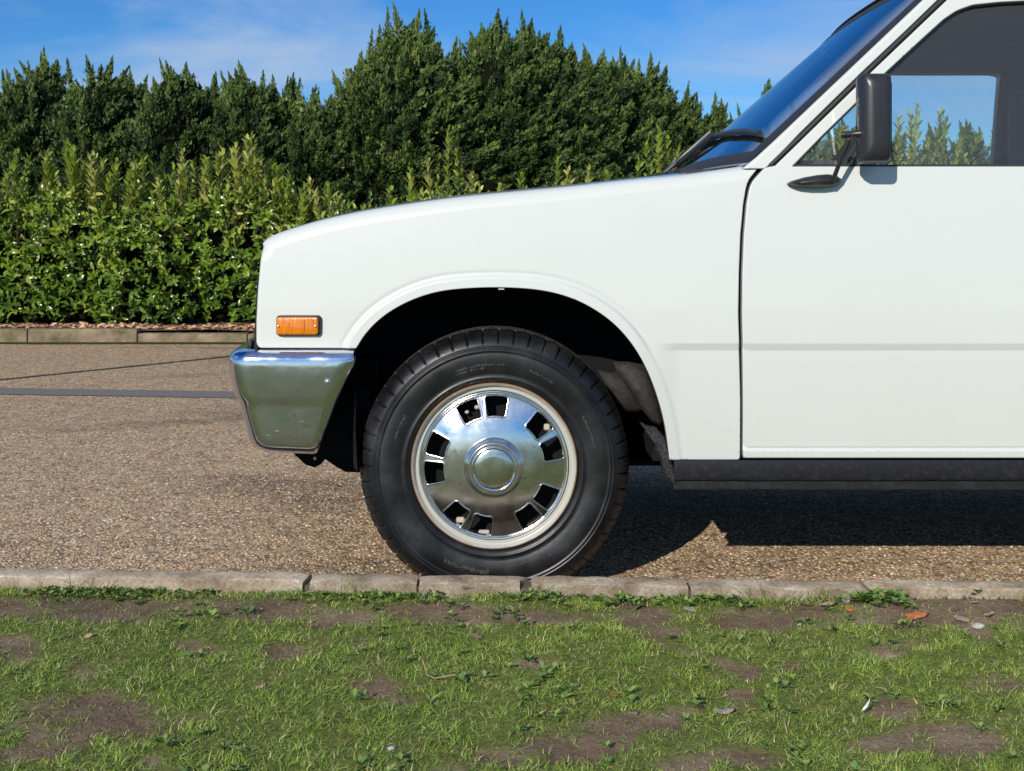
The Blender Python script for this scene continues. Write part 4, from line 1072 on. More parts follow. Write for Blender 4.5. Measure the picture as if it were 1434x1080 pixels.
    for li, lp in enumerate(loops):
        y_ = Yc(lp); b0 = len(V); dep = 0.012 if li else 0.01; cc = lp.mean(0) if li > 1 else np.zeros(2)
        for i in range(len(lp)):
            q = lp[i]; V += [(q[0], y_[i], q[1]), (q[0], y_[i] + dep, q[1])]
            n2 = (q - cc) / np.linalg.norm(q - cc) * (1 if li == 0 else -1); Nn += [(n2[0], 0, n2[1])] * 2
        for i in range(len(lp)):
            j = (i + 1) % len(lp); Fs.append((b0 + 2 * i, b0 + 2 * j, b0 + 2 * j + 1, b0 + 2 * i + 1))
    cap = pm('hub_cap', V, Fs, M['cap'], wh, normals=Nn, loc=(0, 0, 0))
    y0 = float(prof(0.0545))
    hubp = [(0.0560, y0 + 0.001), (0.0555, y0 - 0.003), (0.0535, y0 - 0.0055), (0.0510, y0 - 0.0055), (0.0495, y0 - 0.0035), (0.0485, y0 - 0.003)]
    mb = MB().lathe((0, 0, 0), hubp, 96); pm('hub_ring', mb.V, mb.F, M['cap'], cap if False else wh, loc=(0, 0, 0))
    mb = MB().lathe((0, 0, 0), [(0.0488, y0 - 0.0025), (0.046, y0 - 0.004), (0.03, y0 - 0.0055), (0.012, y0 - 0.0062), (0.0001, y0 - 0.0064)], 96); pm('hub_disc', mb.V, mb.F, M['cap_disc'], wh, loc=(0, 0, 0))
    # pale weights / caliper flecks seen through the openings
    for (pxx, pyy, w_, h_) in ((654, 577, 6, 5), (668, 570, 7, 6), (766, 598, 9, 9), (645, 728, 12, 8), (678, 745, 16, 6), (790, 632, 5, 12)):
        q = P(pxx, pyy, 2.975); q = q - c
        mb = MB().box((q.x - w_ * K / 2, 0.038, q.z - h_ * K / 2), (q.x + w_ * K / 2, 0.05, q.z + h_ * K / 2))
        o = pm('balance_weight', mb.V, mb.F, M['tan'], wh, smooth=False, loc=(0, 0, 0)); mod = o.modifiers.new('bevel', 'BEVEL'); mod.width = 0.003
    # raised size lettering, too worn to read: rows of small nubs
    lt = MB()
    def nub(r, a, wr, wa, dpt=0.0012):
        yb_ = float(np.interp(r, [0.222, 0.232, 0.245, 0.258, 0.27, 0.279], [-0.005, -0.0085, -0.0115, -0.0135, -0.014, -0.013]))
        u = Vector((math.cos(R(a)), 0, math.sin(R(a)))); t_ = Vector((-u.z, 0, u.x)); c_ = u * r + Vector((0, yb_, 0))
        q = [c_ + u * sx_ * wr + t_ * sy_ * wa + Vector((0, dd_, 0)) for dd_ in (0.001, -dpt) for sx_, sy_ in ((-1, -1), (1, -1), (1, 1), (-1, 1))]
        lt.add(q, [(0, 1, 5, 4), (1, 2, 6, 5), (2, 3, 7, 6), (3, 0, 4, 7), (4, 5, 6, 7)])
    rnd = random.Random(3)
    for (r, a0, a1, wr) in ((0.2520, 84, 112, 0.0022), (0.2440, 96, 112, 0.0020), (0.252, 55, 70, 0.0022), (0.250, 12, 30, 0.002), (0.256, -118, -93, 0.0042), (0.246, -82, -62, 0.002), (0.2535, -58, -48, 0.002), (0.246, -58, -48, 0.002), (0.250, -42, -26, 0.002), (0.252, 150, 166, 0.002)):
        a = a0
        while a < a1:
            wa = rnd.uniform(0.0004, 0.0016) * (1.5 if wr > 0.004 else 1); nub(r + rnd.choice((-1, 0, 1)) * wr * 0.5, a, wr * rnd.choice((0.3, 1, 1)), wa, 0.0009); a += rnd.uniform(0.45, 1.1)
    pm('moulded_lettering', lt.V, lt.F, M['letter'], wh, smooth=False, loc=(0, 0, 0))['kind'] = 'stuff'
    return wh
wheel = make_wheel()
def copy_tree(o, parent):
    c = o.copy(); COL.objects.link(c); c.parent = parent
    for ch in list(o.children): copy_tree(ch, c)
    return c
for (x_, far_) in ((2.60, False), (0, True), (2.60, True)):
    w2 = copy_tree(wheel, truck); w2.location = wheel.location + Vector((x_, 0, 0))
    if far_: w2.location.y = 2 * YC - WC.y - YC; w2.rotation_euler.z = math.pi
bx('front_axle', (WC.x - 0.04, WC.y + 0.17, 0.27), (WC.x + 0.04, 2 * YC - WC.y - 0.17, 0.33), M['steel'], 0.01)
bx('rear_axle', (WC.x + 2.56, WC.y + 0.17, 0.27), (WC.x + 2.64, 2 * YC - WC.y - 0.17, 0.35), M['steel'], 0.01)

# load bed (right of the frame)
bx0, bx1 = xr_end + 0.03, xr_end + 1.75; xc = WC.x + 2.6
archb = [(xc + 0.42 * math.cos(R(a)), 0.37 + 0.37 * math.sin(R(a))) for a in range(180, -1, -6)]
archb = [(bx0, 0.37)] + [a for a in archb if bx0 + 0.02 < a[0] < bx1 - 0.02] + [(bx1, 0.37)]
panel('bed_side', [(archb, 0.003), ([(bx1, 0.37), (bx1, 0.98)], 0.01), ([(bx1, 0.98), (bx0, 0.98)], 0.02), ([(bx0, 0.98), (bx0, 0.37)], 0.005)], M['paint'], truck, mirror=True, grid=0.05)
bx('bed_floor', (bx0, Y0 + 0.06, 0.62), (bx1, 2 * YC - Y0 - 0.06, 0.65), M['inner_paint'])
bx('tailgate', (bx1 - 0.04, Y0 + 0.04, 0.5), (bx1 + 0.01, 2 * YC - Y0 - 0.04, 0.98), M['paint'], 0.006)
bx('bed_front', (bx0, Y0 + 0.04, 0.4), (bx0 + 0.03, 2 * YC - Y0 - 0.04, 0.98), M['paint'], 0.004)

# door mirror
def to_pxy(v): return (CX + v.x * F / v.y, CY - (v.z - H) * F / v.y)
def rr_loop(u0, u1, v0, v1, r, Y, n_=5):
    out = []
    for (cu, cv_, a0) in ((u1 - r, v0 + r, 0), (u0 + r, v0 + r, 90), (u0 + r, v1 - r, 180), (u1 - r, v1 - r, 270)):
        for k in range(n_ + 1): a = R(a0 + 90 * k / n_); out.append(P(cu + r * math.cos(a), cv_ - r * math.sin(a), Y))
    return out
lps = [rr_loop(1206, 1232, 118, 226, 5, 2.885), rr_loop(1200, 1238, 111, 230, 6, 2.88), rr_loop(1198.5, 1242, 108, 230, 6, 2.868), rr_loop(1201, 1246, 104.5, 228.5, 7, 2.82), rr_loop(1206, 1248, 103, 226.5, 7, 2.785), rr_loop(1212, 1248, 105, 223, 8, 2.765), rr_loop(1219, 1246.5, 114, 214, 9, 2.752), rr_loop(1224, 1242, 128, 202, 7, 2.748)]
lps = [[P(*to_pxy(v), 2.885 - (2.885 - v.y) * 0.5) for v in l_] for l_ in lps]
V = [v for l_ in lps for v in l_]; n_ = len(lps[0]); Q = []
for j in range(len(lps) - 1):
    for i in range(n_): a = j * n_ + i; b = j * n_ + (i + 1) % n_; Q.append((a, a + n_, b + n_, b))
Q += [tuple(range(n_)), tuple((len(lps) - 1) * n_ + i for i in range(n_))[::-1]]
bm = bmesh.new(); vs = [bm.verts.new(v) for v in V]; [bm.faces.new([vs[i] for i in q]) for q in Q]; bmesh.ops.recalc_face_normals(bm, faces=bm.faces)
me = bpy.data.meshes.new('door_mirror'); bm.to_mesh(me); bm.free(); me.polygons.foreach_set('use_smooth', [True] * len(me.polygons)); me.set_sharp_from_angle(angle=R(50))
mir_o = link('door_mirror', me, M['mirror_plastic'], truck)
V = [P(1243.5, 117, 2.868), P(1248, 115, 2.84), P(1248, 214, 2.84), P(1243.5, 218, 2.868)]
pm('mirror_glass', [(v[0] + 0.0016, v[1], v[2]) for v in V], [(0, 1, 2, 3)], M['mirror'], mir_o, smooth=False)
MB().tube([P(1166, 254, 2.89), P(1172, 238, 2.868), P(1188, 196, 2.85)], [0.006, 0.0055, 0.0062], 10).build('mirror_arm', M['black'], mir_o)
MB().tube([P(1177, 189, 2.85), P(1181, 189, 2.85), P(1190, 188.5, 2.85), P(1200, 187.5, 2.846), P(1216, 186.5, 2.838)], [0.005, 0.0088, 0.0068, 0.0085, 0.0085], 12).build('mirror_joint', M['black'], mir_o)
MB().tube([P(1213, 186.5, 2.828), P(1213, 186.5, 2.86)], 0.009, 12).build('mirror_knuckle', M['black'], mir_o)
base_px = [(1102, 257), (1108, 253.5), (1125, 248.5), (1145, 245), (1160, 244), (1172, 246), (1178.5, 251), (1177.5, 256.5), (1170, 260.5), (1155, 262.5), (1130, 262.5), (1110, 260.5)]
bl = []
for (sc_, yy) in ((1.0, Y0 + 0.028), (1.0, Y0 + 0.014), (0.93, Y0 + 0.004), (0.75, Y0 - 0.006), (0.45, Y0 - 0.012), (0.02, Y0 - 0.013)):
    cu, cv_ = 1145, 254.5; bl.append([(P(cu + (u - cu) * sc_, cv_ + (w - cv_) * sc_, yy)) for u, w in base_px])
slab('mirror_base', [([(p.x, p.z) for p in l_], l_[0].y) for l_ in bl], M['black'], mir_o)
q0, q1 = P(1411, 232, 4.33), P(1500, 126, 4.33)
MB().box((q0.x, 4.31, q0.z), (q1.x, 4.33, q1.z)).build('rear_quarter_trim', M['seat'], truck, smooth=False)
# far-side mirror
MB().box((P(1200, 200, 2.8).x, 2 * YC - 2.88, 1.08), (P(1247, 200, 2.8).x, 2 * YC - 2.75, 1.26)).build('door_mirror', M['mirror_plastic'], truck, bevel=0.015)
# clips on the arch edge
for (u, v_) in ((702, 404),):
    q = P(u, v_, Y0 + 0.004); MB().box((q.x - 0.007, q.y, q.z - 0.003), (q.x + 0.007, q.y + 0.012, q.z + 0.002)).build('arch_clip', M['paint'], truck, smooth=False)

# ------------------------------------------------------------------ vegetation
def unit(v): return v / (np.linalg.norm(v, axis=-1, keepdims=True) + 1e-9)
def blades(Bp, Dr, Ln, Wd, bend, up, seg=3, tintv=None):
    """curved blades: Bp base (n,3), Dr lean direction (n,3), returns V,Q(quads),tint"""
    n_ = len(Bp); side = unit(np.cross(Dr, up)); V = np.zeros((n_, seg + 1, 2, 3))
    for k in range(seg + 1):
        s = k / seg; c = Bp + up * (Ln * s * (1 - bend * s * 0.6))[:, None] + Dr * (Ln * bend * s * s * 0.9 + Ln * 0.12 * s)[:, None]
        w = (Wd * (1 - 0.92 * s ** 1.7) / 2)[:, None]
        V[:, k, 0] = c - side * w; V[:, k, 1] = c + side * w
    idx = np.arange(n_)[:, None] * (seg + 1) * 2; Q = []
    for k in range(seg): Q.append(np.concatenate([idx + 2 * k, idx + 2 * k + 1, idx + 2 * k + 3, idx + 2 * k + 2], 1))
    return V.reshape(-1, 3), np.concatenate(Q), (None if tintv is None else np.repeat(tintv, (seg + 1) * 2))

def grass():
    pts = []; tg = []
    n_try = 460000
    X = RNG.uniform(-1.75, 1.75, n_try); Yt = RNG.uniform(1.5, 2.86, n_try)
    # cache the bare mask on a grid
    gx = np.linspace(-1.8, 1.8, 361); gy = np.linspace(1.45, 2.9, 146)
    Bm = np.array([[bare(x, y) for x in gx] for y in gy]); Cm = np.array([[fbm(x, y, 16, 3) for x in gx] for y in gy]); Dm = np.array([[fbm(x + 9, y, 3.0, 3) for x in gx] for y in gy])
    ix = np.clip(((X + 1.8) / 0.01).astype(int), 0, 360); iy = np.clip(((Yt - 1.45) / 0.01).astype(int), 0, 145)
    ye = 2.765 + (X + 1.18) * math.tan(KA) - 0.070
    keep = (Yt < ye) & (RNG.random(n_try) < np.clip(1.0 + 0.6 * Cm[iy, ix], 0.4, 1) * (1 - 0.96 * Bm[iy, ix] ** 0.7)) & (np.abs(X) < 0.5 * Yt + 0.25)
    X, Yt, ix, iy = X[keep], Yt[keep], ix[keep], iy[keep]; n_ = len(X)
    Z = np.array([lawn_z(x, y) for x, y in zip(X, Yt)]) - 0.004
    # tufts share a lean
    ang = RNG.uniform(0, 2 * math.pi, n_); tuft = np.array([noise.noise(Vector((x * 22, y * 22, 5))) for x, y in zip(X, Yt)]) * 5
    ang = np.where(RNG.random(n_) < 0.5, tuft * 2, ang)
    Dr = np.stack([np.cos(ang), np.sin(ang), np.zeros(n_)], 1); upv = unit(np.stack([RNG.normal(0, .25, n_), RNG.normal(0, .25, n_), np.ones(n_)], 1))
    dens = 1 - Bm[iy, ix]
    Ln = RNG.uniform(0.007, 0.023, n_) * (0.75 + 0.5 * np.clip(Cm[iy, ix] + 0.5, 0, 1)) * (0.6 + 0.4 * dens)
    long_ = RNG.random(n_) < 0.03; Ln[long_] *= 1.7
    Wd = RNG.uniform(0.0009, 0.0021, n_); bend = RNG.uniform(0.4, 1.45, n_)
    tt = np.clip(0.5 + 0.28 * Dm[iy, ix] + 0.25 * Cm[iy, ix] + RNG.normal(0, 0.16, n_), 0.1, 1); dead = RNG.random(n_) < 0.10; tt[dead] = RNG.uniform(0, 0.06, dead.sum())
    V, Q, T = blades(np.stack([X, Yt, Z], 1), Dr, Ln, Wd, bend, upv, 2, tt)
    o = np_mesh('grass', V, Q, M['grass'], attr=T, kind='stuff'); tag(o, 'patchy short green grass growing in the bare soil by the kerb', 'grass')
    # weeds against the kerb: small leafy rosettes
    Vs, Qs, Ts = [], [], []; off_ = 0
    spots = []
    for _ in range(330):
        u = random.choice([random.uniform(40, 300), random.uniform(430, 620), random.uniform(700, 880), random.uniform(860, 1040), random.uniform(1190, 1245), random.uniform(60, 230), random.uniform(1180, 1240)])
        x = (u - CX) * 2.68 / F; spots.append((x, kerbY(x) - 0.075 - abs(random.gauss(0, 0.03)), 1.0))
    for _ in range(420):
        x = random.uniform(-1.2, 1.2); y = random.uniform(1.7, 2.6)
        cl = fbm(x + 4, y, 4, 2)
        if cl > 0.05 and abs(x) < y * 0.5: spots.append((x, y, 0.9))
    for (x, y, s) in spots:
        nl = random.randint(6, 12); z = lawn_z(x, y); a0 = random.uniform(0, 6.28)
        for k in range(nl):
            a = a0 + k * 2.4; el = random.uniform(0.15, 0.9); L_ = random.uniform(0.006, 0.017) * s * (1.4 if y < 2.6 else 1); W_ = L_ * random.uniform(0.35, 0.6)
            d_ = np.array((math.cos(a) * math.cos(el), math.sin(a) * math.cos(el), math.sin(el))); sd_ = np.array((-math.sin(a), math.cos(a), 0)); b_ = np.array((x, y, z + random.uniform(0, 0.008)))
            nm_ = np.cross(d_, sd_)
            v = [b_, b_ + d_ * L_ * 0.5 - sd_ * W_ / 2 + nm_ * 0.001, b_ + d_ * L_ - np.array((0, 0, L_ * 0.15)), b_ + d_ * L_ * 0.5 + sd_ * W_ / 2 + nm_ * 0.001]
            Vs += v; Qs.append([off_, off_ + 1, off_ + 2, off_ + 3]); Ts += [random.random()] * 4; off_ += 4
    o = np_mesh('low_weeds', np.array(Vs), np.array(Qs), M['weed'], attr=np.array(Ts), kind='stuff'); tag(o, 'low leafy weeds growing along the kerb and in the lawn', 'weeds')
grass()

def crumbs():
    bm = bmesh.new(); bmesh.ops.create_icosphere(bm, subdivisions=1, radius=1); bv = np.array([tuple(v.co) for v in bm.verts]); bf = np.array([[v.index for v in f.verts] for f in bm.faces]); bm.free()
    pts = []
    while len(pts) < 5200:
        y = random.uniform(1.6, 2.68); x = random.uniform(-1.5, 1.5)
        if y < kerbY(x) - 0.075 and bare(x, y) > 0.35: pts.append((x, y, lawn_z(x, y) - 0.004))
    pts = np.array(pts); n_ = len(pts); s = RNG.uniform(0.0008, 0.0042, n_) * RNG.uniform(0.5, 1, n_)
    V = (pts[:, None] + bv[None] * (1 + RNG.uniform(-0.3, 0.3, (n_, len(bv), 1))) * s[:, None, None] * np.array([1, 1, 0.6])).reshape(-1, 3)
    Q = (bf[None] + (np.arange(n_) * len(bv))[:, None, None]).reshape(-1, 3)
    tag(np_mesh('soil_crumbs', V, Q, M['soil'], attr=np.zeros(len(V)), kind='stuff', smooth=True), 'brown crumbs of dry soil on the bare patches', 'soil crumbs')
crumbs()

# pebbles proud of the road surface
def pebbles():
    bm = bmesh.new(); bmesh.ops.create_icosphere(bm, subdivisions=1, radius=1); bv = np.array([tuple(v.co) for v in bm.verts]); bf = np.array([[v.index for v in f.verts] for f in bm.faces]); bm.free()
    n_ = 24000
    Yp = 2.78 + 2.6 * RNG.random(n_) ** 1.5; X = RNG.uniform(-1, 1, n_) * (Yp * 0.46 + 0.2)
    ok = Yp > 2.765 + (X + 1.18) * math.tan(KA) + 0.004; X, Yp = X[ok], Yp[ok]; n_ = len(X)
    s = RNG.uniform(0.0028, 0.0062, n_); asp = RNG.uniform(0.6, 1.0, n_); an = RNG.uniform(0, math.pi, n_); hz = RNG.uniform(0.3, 0.6, n_)
    J = 1 + RNG.uniform(-0.18, 0.18, (n_, len(bv), 1))
    v = bv[None] * J; vx = v[..., 0] * s[:, None]; vy = v[..., 1] * (s * asp)[:, None]; vz = v[..., 2] * (s * hz)[:, None]
    c, q = np.cos(an)[:, None], np.sin(an)[:, None]
    V = np.stack([X[:, None] + vx * c - vy * q, Yp[:, None] + vx * q + vy * c, vz + (s * hz * 0.15)[:, None]], 2).reshape(-1, 3)
    Q = (bf[None] + (np.arange(n_) * len(bv))[:, None, None]).reshape(-1, 3)
    T = np.repeat(RNG.random(n_), len(bv))
    o = np_mesh('road_pebbles', V, Q, M['pebble'], attr=T, kind='stuff', smooth=True); tag(o, 'small tan and brown pebbles set in the road surface', 'pebbles')
pebbles()

# laurel hedge
def leaf_geo(n_, base, d, nrm, Ln, Wd, fold=0.25, curl=0.2):
    """n leaves of 8 verts / 4 quads-ish (6 verts, 2x2 quads) pointing along d with face normal nrm"""
    side = unit(np.cross(d, nrm)); nrm = unit(np.cross(side, d))
    L_ = Ln[:, None]; W_ = Wd[:, None]
    pts = [base, base + d * L_ * 0.35 - side * W_ * 0.5 + nrm * L_ * fold * 0.25, base + d * L_ * 0.40 + nrm * L_ * 0.0, base + d * L_ * 0.35 + side * W_ * 0.5 + nrm * L_ * fold * 0.25,
           base + d * L_ * 0.75 - side * W_ * 0.36 + nrm * L_ * (fold * 0.15 - curl * 0.3), base + d * L_ * 0.78 - nrm * L_ * curl * 0.35, base + d * L_ * 0.75 + side * W_ * 0.36 + nrm * L_ * (fold * 0.15 - curl * 0.3),
           base + d * L_ - nrm * L_ * curl * 0.8]
    V = np.stack(pts, 1).reshape(-1, 3)
    q = np.array([[0, 2, 1, 1], [0, 3, 2, 2], [1, 2, 5, 4], [2, 3, 6, 5], [4, 5, 7, 7], [5, 6, 7, 7]])
    tri = np.array([[0, 2, 1], [0, 3, 2], [1, 2, 5], [1, 5, 4], [2, 3, 6], [2, 6, 5], [4, 5, 7], [5, 6, 7]])
    F_ = (tri[None] + (np.arange(n_) * 8)[:, None, None]).reshape(-1, 3)
    return V, F_
def hedge_top(x):       # height of the laurel mass along the verge
    u = CX + x * F / 10.7
    t_ = np.interp(u, [-400, 0, 60, 100, 150, 230, 290, 345, 400, 450, 500, 560, 630, 700, 760, 800, 860, 930, 960, 1050, 1150, 1235, 1300, 1340, 1390, 1500, 1900],
                   [258, 258, 262, 250, 278, 266, 262, 252, 280, 290, 305, 290, 262, 288, 280, 282, 280, 245, 262, 250, 235, 215, 226, 230, 226, 220, 220])
    return H + (CY - t_) * 10.7 / F
hedge = empty('laurel_hedge', (-1.0, 11.0, 0.1), label='broad glossy laurel hedge with upright yellow-green shoots along the far kerb', cat='hedge')
HY0 = 10.45
def laurel():
    Bs, Ds, Ns, Ls, Ws, Ts = [], [], [], [], [], []
    stems = MB()
    def add_leaf(b, d, nr, L_, W_, t_): Bs.append(b); Ds.append(d); Ns.append(nr); Ls.append(L_); Ws.append(W_); Ts.append(t_)
    rnd = random.Random(11)
    nsh = 5400
    for k in range(nsh):
        x = rnd.uniform(-6.6, 7.2); ht = float(hedge_top(x)) - 0.10 
        upper = rnd.random() < 0.20
        if upper: z0 = ht - rnd.uniform(0.05, 0.35); y0 = HY0 + rnd.uniform(0.05, 0.75); d0 = Vector((rnd.gauss(0, 0.16), rnd.gauss(-0.08, 0.15), 1)).normalized(); Ln_ = rnd.uniform(0.16, 0.36)
        else:
            z0 = 0.10 + (ht - 0.15) * rnd.random() ** 0.9; bulge = 0.28 * noise.noise(Vector((x * 1.6, z0 * 1.9, 2))) + 0.10 * noise.noise(Vector((x * 5, z0 * 5, 2)))
            y0 = HY0 + 0.12 + bulge + 0.30 * max(0, (z0 - 0.9)) ** 1.2 + rnd.uniform(0, 0.22); d0 = Vector((rnd.gauss(0, 0.45), -1.0, rnd.gauss(0.30, 0.4))).normalized(); Ln_ = rnd.uniform(0.10, 0.2)
        nl = int(rnd.uniform(5, 9)) if not upper else int(rnd.uniform(10, 17))
        ref = d0.orthogonal().normalized(); ref2 = d0.cross(ref)
        light = rnd.uniform(0.35, 0.85) if upper else max(0.0, min(0.7, rnd.gauss(0.32, 0.17) + 0.15 * noise.noise(Vector((x, z0 * 2, 7))) + 0.22 * (z0 / ht - 0.4)))  # tint rises with height: yellower shoots on top, shade painted in lower down
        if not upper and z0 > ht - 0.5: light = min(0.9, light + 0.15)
        b0 = Vector((x, y0, z0))
        for q in range(nl):
            s_ = (q + 0.5) / nl; a = q * 2.4 + k; out = ref * math.cos(a) + ref2 * math.sin(a)
            spread = 0.95 - 0.65 * s_ if upper else 1.1 - 0.5 * s_
            d_ = (d0 + out * spread * rnd.uniform(0.8, 1.4)).normalized(); nr = (d0 * 1.0 - out * 0.4 + Vector((rnd.gauss(0, .25), rnd.gauss(0, .25), rnd.gauss(0.1, .25)))).normalized()
            if abs(nr.dot(d_)) > 0.95: nr = d_.orthogonal()
            L_ = rnd.uniform(0.045, 0.095) * (0.75 if upper and s_ > 0.7 else 1)
            add_leaf(tuple(b0 + d0 * Ln_ * s_), tuple(d_), tuple(nr), L_, L_ * rnd.uniform(0.36, 0.46), min(1, max(0, light + rnd.gauss(0, 0.13) + 0.12 * s_ * upper)))
        if upper: stems.tube([b0 - d0 * 0.12, b0 + d0 * Ln_], [0.006, 0.003], 4, cap=False)
    # the tallest leaders that stand out against the conifers and sky
    extra_ = [(rnd.uniform(-5, 480), 0, rnd.uniform(0.35, 0.6)) for _ in range(58)] + [(rnd.uniform(500, 960), 0, rnd.uniform(0.3, 0.5)) for _ in range(12)]
    extra_ = [(a_, float(np.interp(a_, [0, 100, 200, 300, 345, 400, 450, 500, 700, 960], [226, 216, 236, 226, 206, 246, 262, 272, 262, 240])) + rnd.uniform(-6, 26), c_) for a_, _, c_ in extra_]
    for (u, v_, hgt) in extra_ + list(((22, 213, .5), (94, 202, .6), (160, 232, .4), (182, 238, .4), (255, 212, .5), (272, 228, .4), (312, 212, .5), (330, 203, .5), (352, 190, .6), (366, 222, .4), (382, 230, .4), (200, 222, .4), (100, 205, .5), (345, 195, .5), (290, 225, .3), (215, 232, .3), (40, 222, .3), (420, 268, .3), (460, 262, .35), (490, 285, .25), (545, 262, .4), (575, 240, .5), (628, 180, .7), (640, 205, .6), (600, 225, .5), (660, 240, .4), (700, 262, .3), (730, 245, .3), (782, 222, .45), (795, 235, .4), (825, 238, .35),
                         (850, 243, .3), (905, 205, .5), (922, 178, .65), (935, 195, .5), (950, 205, .4), (895, 225, .3), (1260, 165, .7), (1285, 150, .8), (1275, 160, .75), (1318, 160, .7), (1325, 165, .6), (1345, 195, .5), (1372, 185, .5), (1392, 190, .5), (1230, 180, .6), (1205, 190, .5), (1180, 180, .5), (1150, 185, .5), (1300, 195, .5), (1410, 180, .5), (1440, 190, .5))):
        Yh = HY0 + rnd.uniform(0.15, 0.5); tip = P(u, v_, Yh); tip = Vector((tip.x, tip.y, tip.z)); lean = Vector((rnd.gauss(0, 0.10), rnd.gauss(0, 0.1), 1)).normalized()
        b0 = tip - lean * hgt; nl = int(hgt * 62); ref = lean.orthogonal().normalized(); ref2 = lean.cross(ref)
        stems.tube([b0, tip], [0.008, 0.003], 5, cap=False)
        for q in range(nl):
            s_ = (q + 0.5) / nl; a = q * 2.4; out = ref * math.cos(a) + ref2 * math.sin(a)
            d_ = (lean + out * (1.15 - 0.75 * s_) * rnd.uniform(0.8, 1.2)).normalized(); nr = (lean - out * 0.5 + Vector((rnd.gauss(0, .2), rnd.gauss(0, .2), 0))).normalized()
            L_ = rnd.uniform(0.075, 0.12) * (1 - 0.35 * max(0, s_ - 0.7) / 0.3)
            add_leaf(tuple(b0 + lean * hgt * s_ + out * 0.004), tuple(d_), tuple(nr), L_, L_ * rnd.uniform(0.34, 0.42), min(1, max(0, (0.66 if int(u * 7) % 3 else 0.92) + rnd.gauss(0, 0.1))))
    Bs, Ds, Ns = map(np.array, (Bs, Ds, Ns)); Ls, Ws, Ts = map(np.array, (Ls, Ws, Ts))
    # the 300 leaves that show largest become parts of their own, the rest one mass
    u = CX + Bs[:, 0] * F / Bs[:, 1]; vis = (u > 0) & (u < 352) & (Bs[:, 2] > 0.12)
    score = np.where(vis, Ls * np.abs(Ns[:, 1]) * 3 - Bs[:, 1] * 0.25, -99); big = np.argsort(-score)[:300]
    rest = np.ones(len(Ls), bool); rest[big] = False
    V, Fc = leaf_geo(rest.sum(), Bs[rest], unit(Ds[rest]), unit(Ns[rest]), Ls[rest], Ws[rest])
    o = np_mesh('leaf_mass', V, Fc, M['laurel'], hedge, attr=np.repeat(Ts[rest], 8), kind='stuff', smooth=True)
    metas = []
    for tv in (0.2, 0.35, 0.5, 0.65):
        z = np.zeros((1, 3)); V, Fc = leaf_geo(1, z, np.array([[1., 0, 0]]), np.array([[0, 0, 1.]]), np.array([1.0]), np.array([0.41]))
        me = bpy.data.meshes.new('leaf'); me.from_pydata([tuple(v) for v in V], [], [tuple(f) for f in Fc]); me.polygons.foreach_set('use_smooth', [True] * 8); me.update()
        a_ = me.attributes.new('tint', 'FLOAT', 'POINT'); a_.data.foreach_set('value', np.full(8, tv, np.float32)); me.materials.append(M['laurel']); metas.append((tv, me))
    hl = hedge.location
    for i in big:
        tv, me = min(metas, key=lambda q: abs(q[0] - Ts[i])); lf = bpy.data.objects.new('leaf', me); COL.objects.link(lf); lf.parent = hedge
        d_ = Vector(Ds[i]).normalized(); s_ = d_.cross(Vector(Ns[i])).normalized(); n2 = s_.cross(d_).normalized(); s_ = n2.cross(d_)
        mt = Matrix((d_, s_, n2)).transposed().to_4x4() @ Matrix.Scale(Ls[i], 4); mt.translation = Vector(Bs[i]) - hl; lf.matrix_local = mt
    stems.build('stems', M['bark'], hedge)
    # solid near-black core, shade painted behind the hedge leaves
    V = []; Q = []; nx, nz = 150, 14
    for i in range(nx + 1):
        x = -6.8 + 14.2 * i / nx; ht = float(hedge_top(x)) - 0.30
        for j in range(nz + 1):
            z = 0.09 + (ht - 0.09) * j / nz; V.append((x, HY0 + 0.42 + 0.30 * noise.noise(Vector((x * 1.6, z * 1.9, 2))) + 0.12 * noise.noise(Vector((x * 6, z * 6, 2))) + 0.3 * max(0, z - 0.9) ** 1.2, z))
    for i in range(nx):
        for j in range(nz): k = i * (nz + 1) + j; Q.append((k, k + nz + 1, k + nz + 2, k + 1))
    o = pm('hedge_shade_core', V, Q, M['core'], hedge); md = o.modifiers.new('depth', 'SOLIDIFY'); md.thickness = 0.6; md.offset = -1
laurel()

# fallen leaves under the hedge
n_ = 2600; X = RNG.uniform(-6.5, 5, n_); Yl = 10.10 + np.abs(RNG.normal(0.22, 0.11, n_)); Z = np.array([verge_z(x, y) for x, y in zip(X, Yl)]) + 0.10
ang = RNG.uniform(0, 6.28, n_); D_ = np.stack([np.cos(ang), np.sin(ang), RNG.normal(0.15, 0.3, n_)], 1); Nn_ = np.stack([RNG.normal(0, .3, n_), RNG.normal(-.2, .3, n_), np.ones(n_)], 1)
V, Fc = leaf_geo(n_, np.stack([X, Yl, Z], 1), unit(D_), unit(Nn_), RNG.uniform(0.04, 0.08, n_), RNG.uniform(0.02, 0.04, n_))
tag(np_mesh('leaf_litter', V, Fc, M['litter'], attr=np.repeat(RNG.random(n_), 8), kind='stuff'), 'orange-brown fallen leaves under the laurel hedge', 'leaf litter')

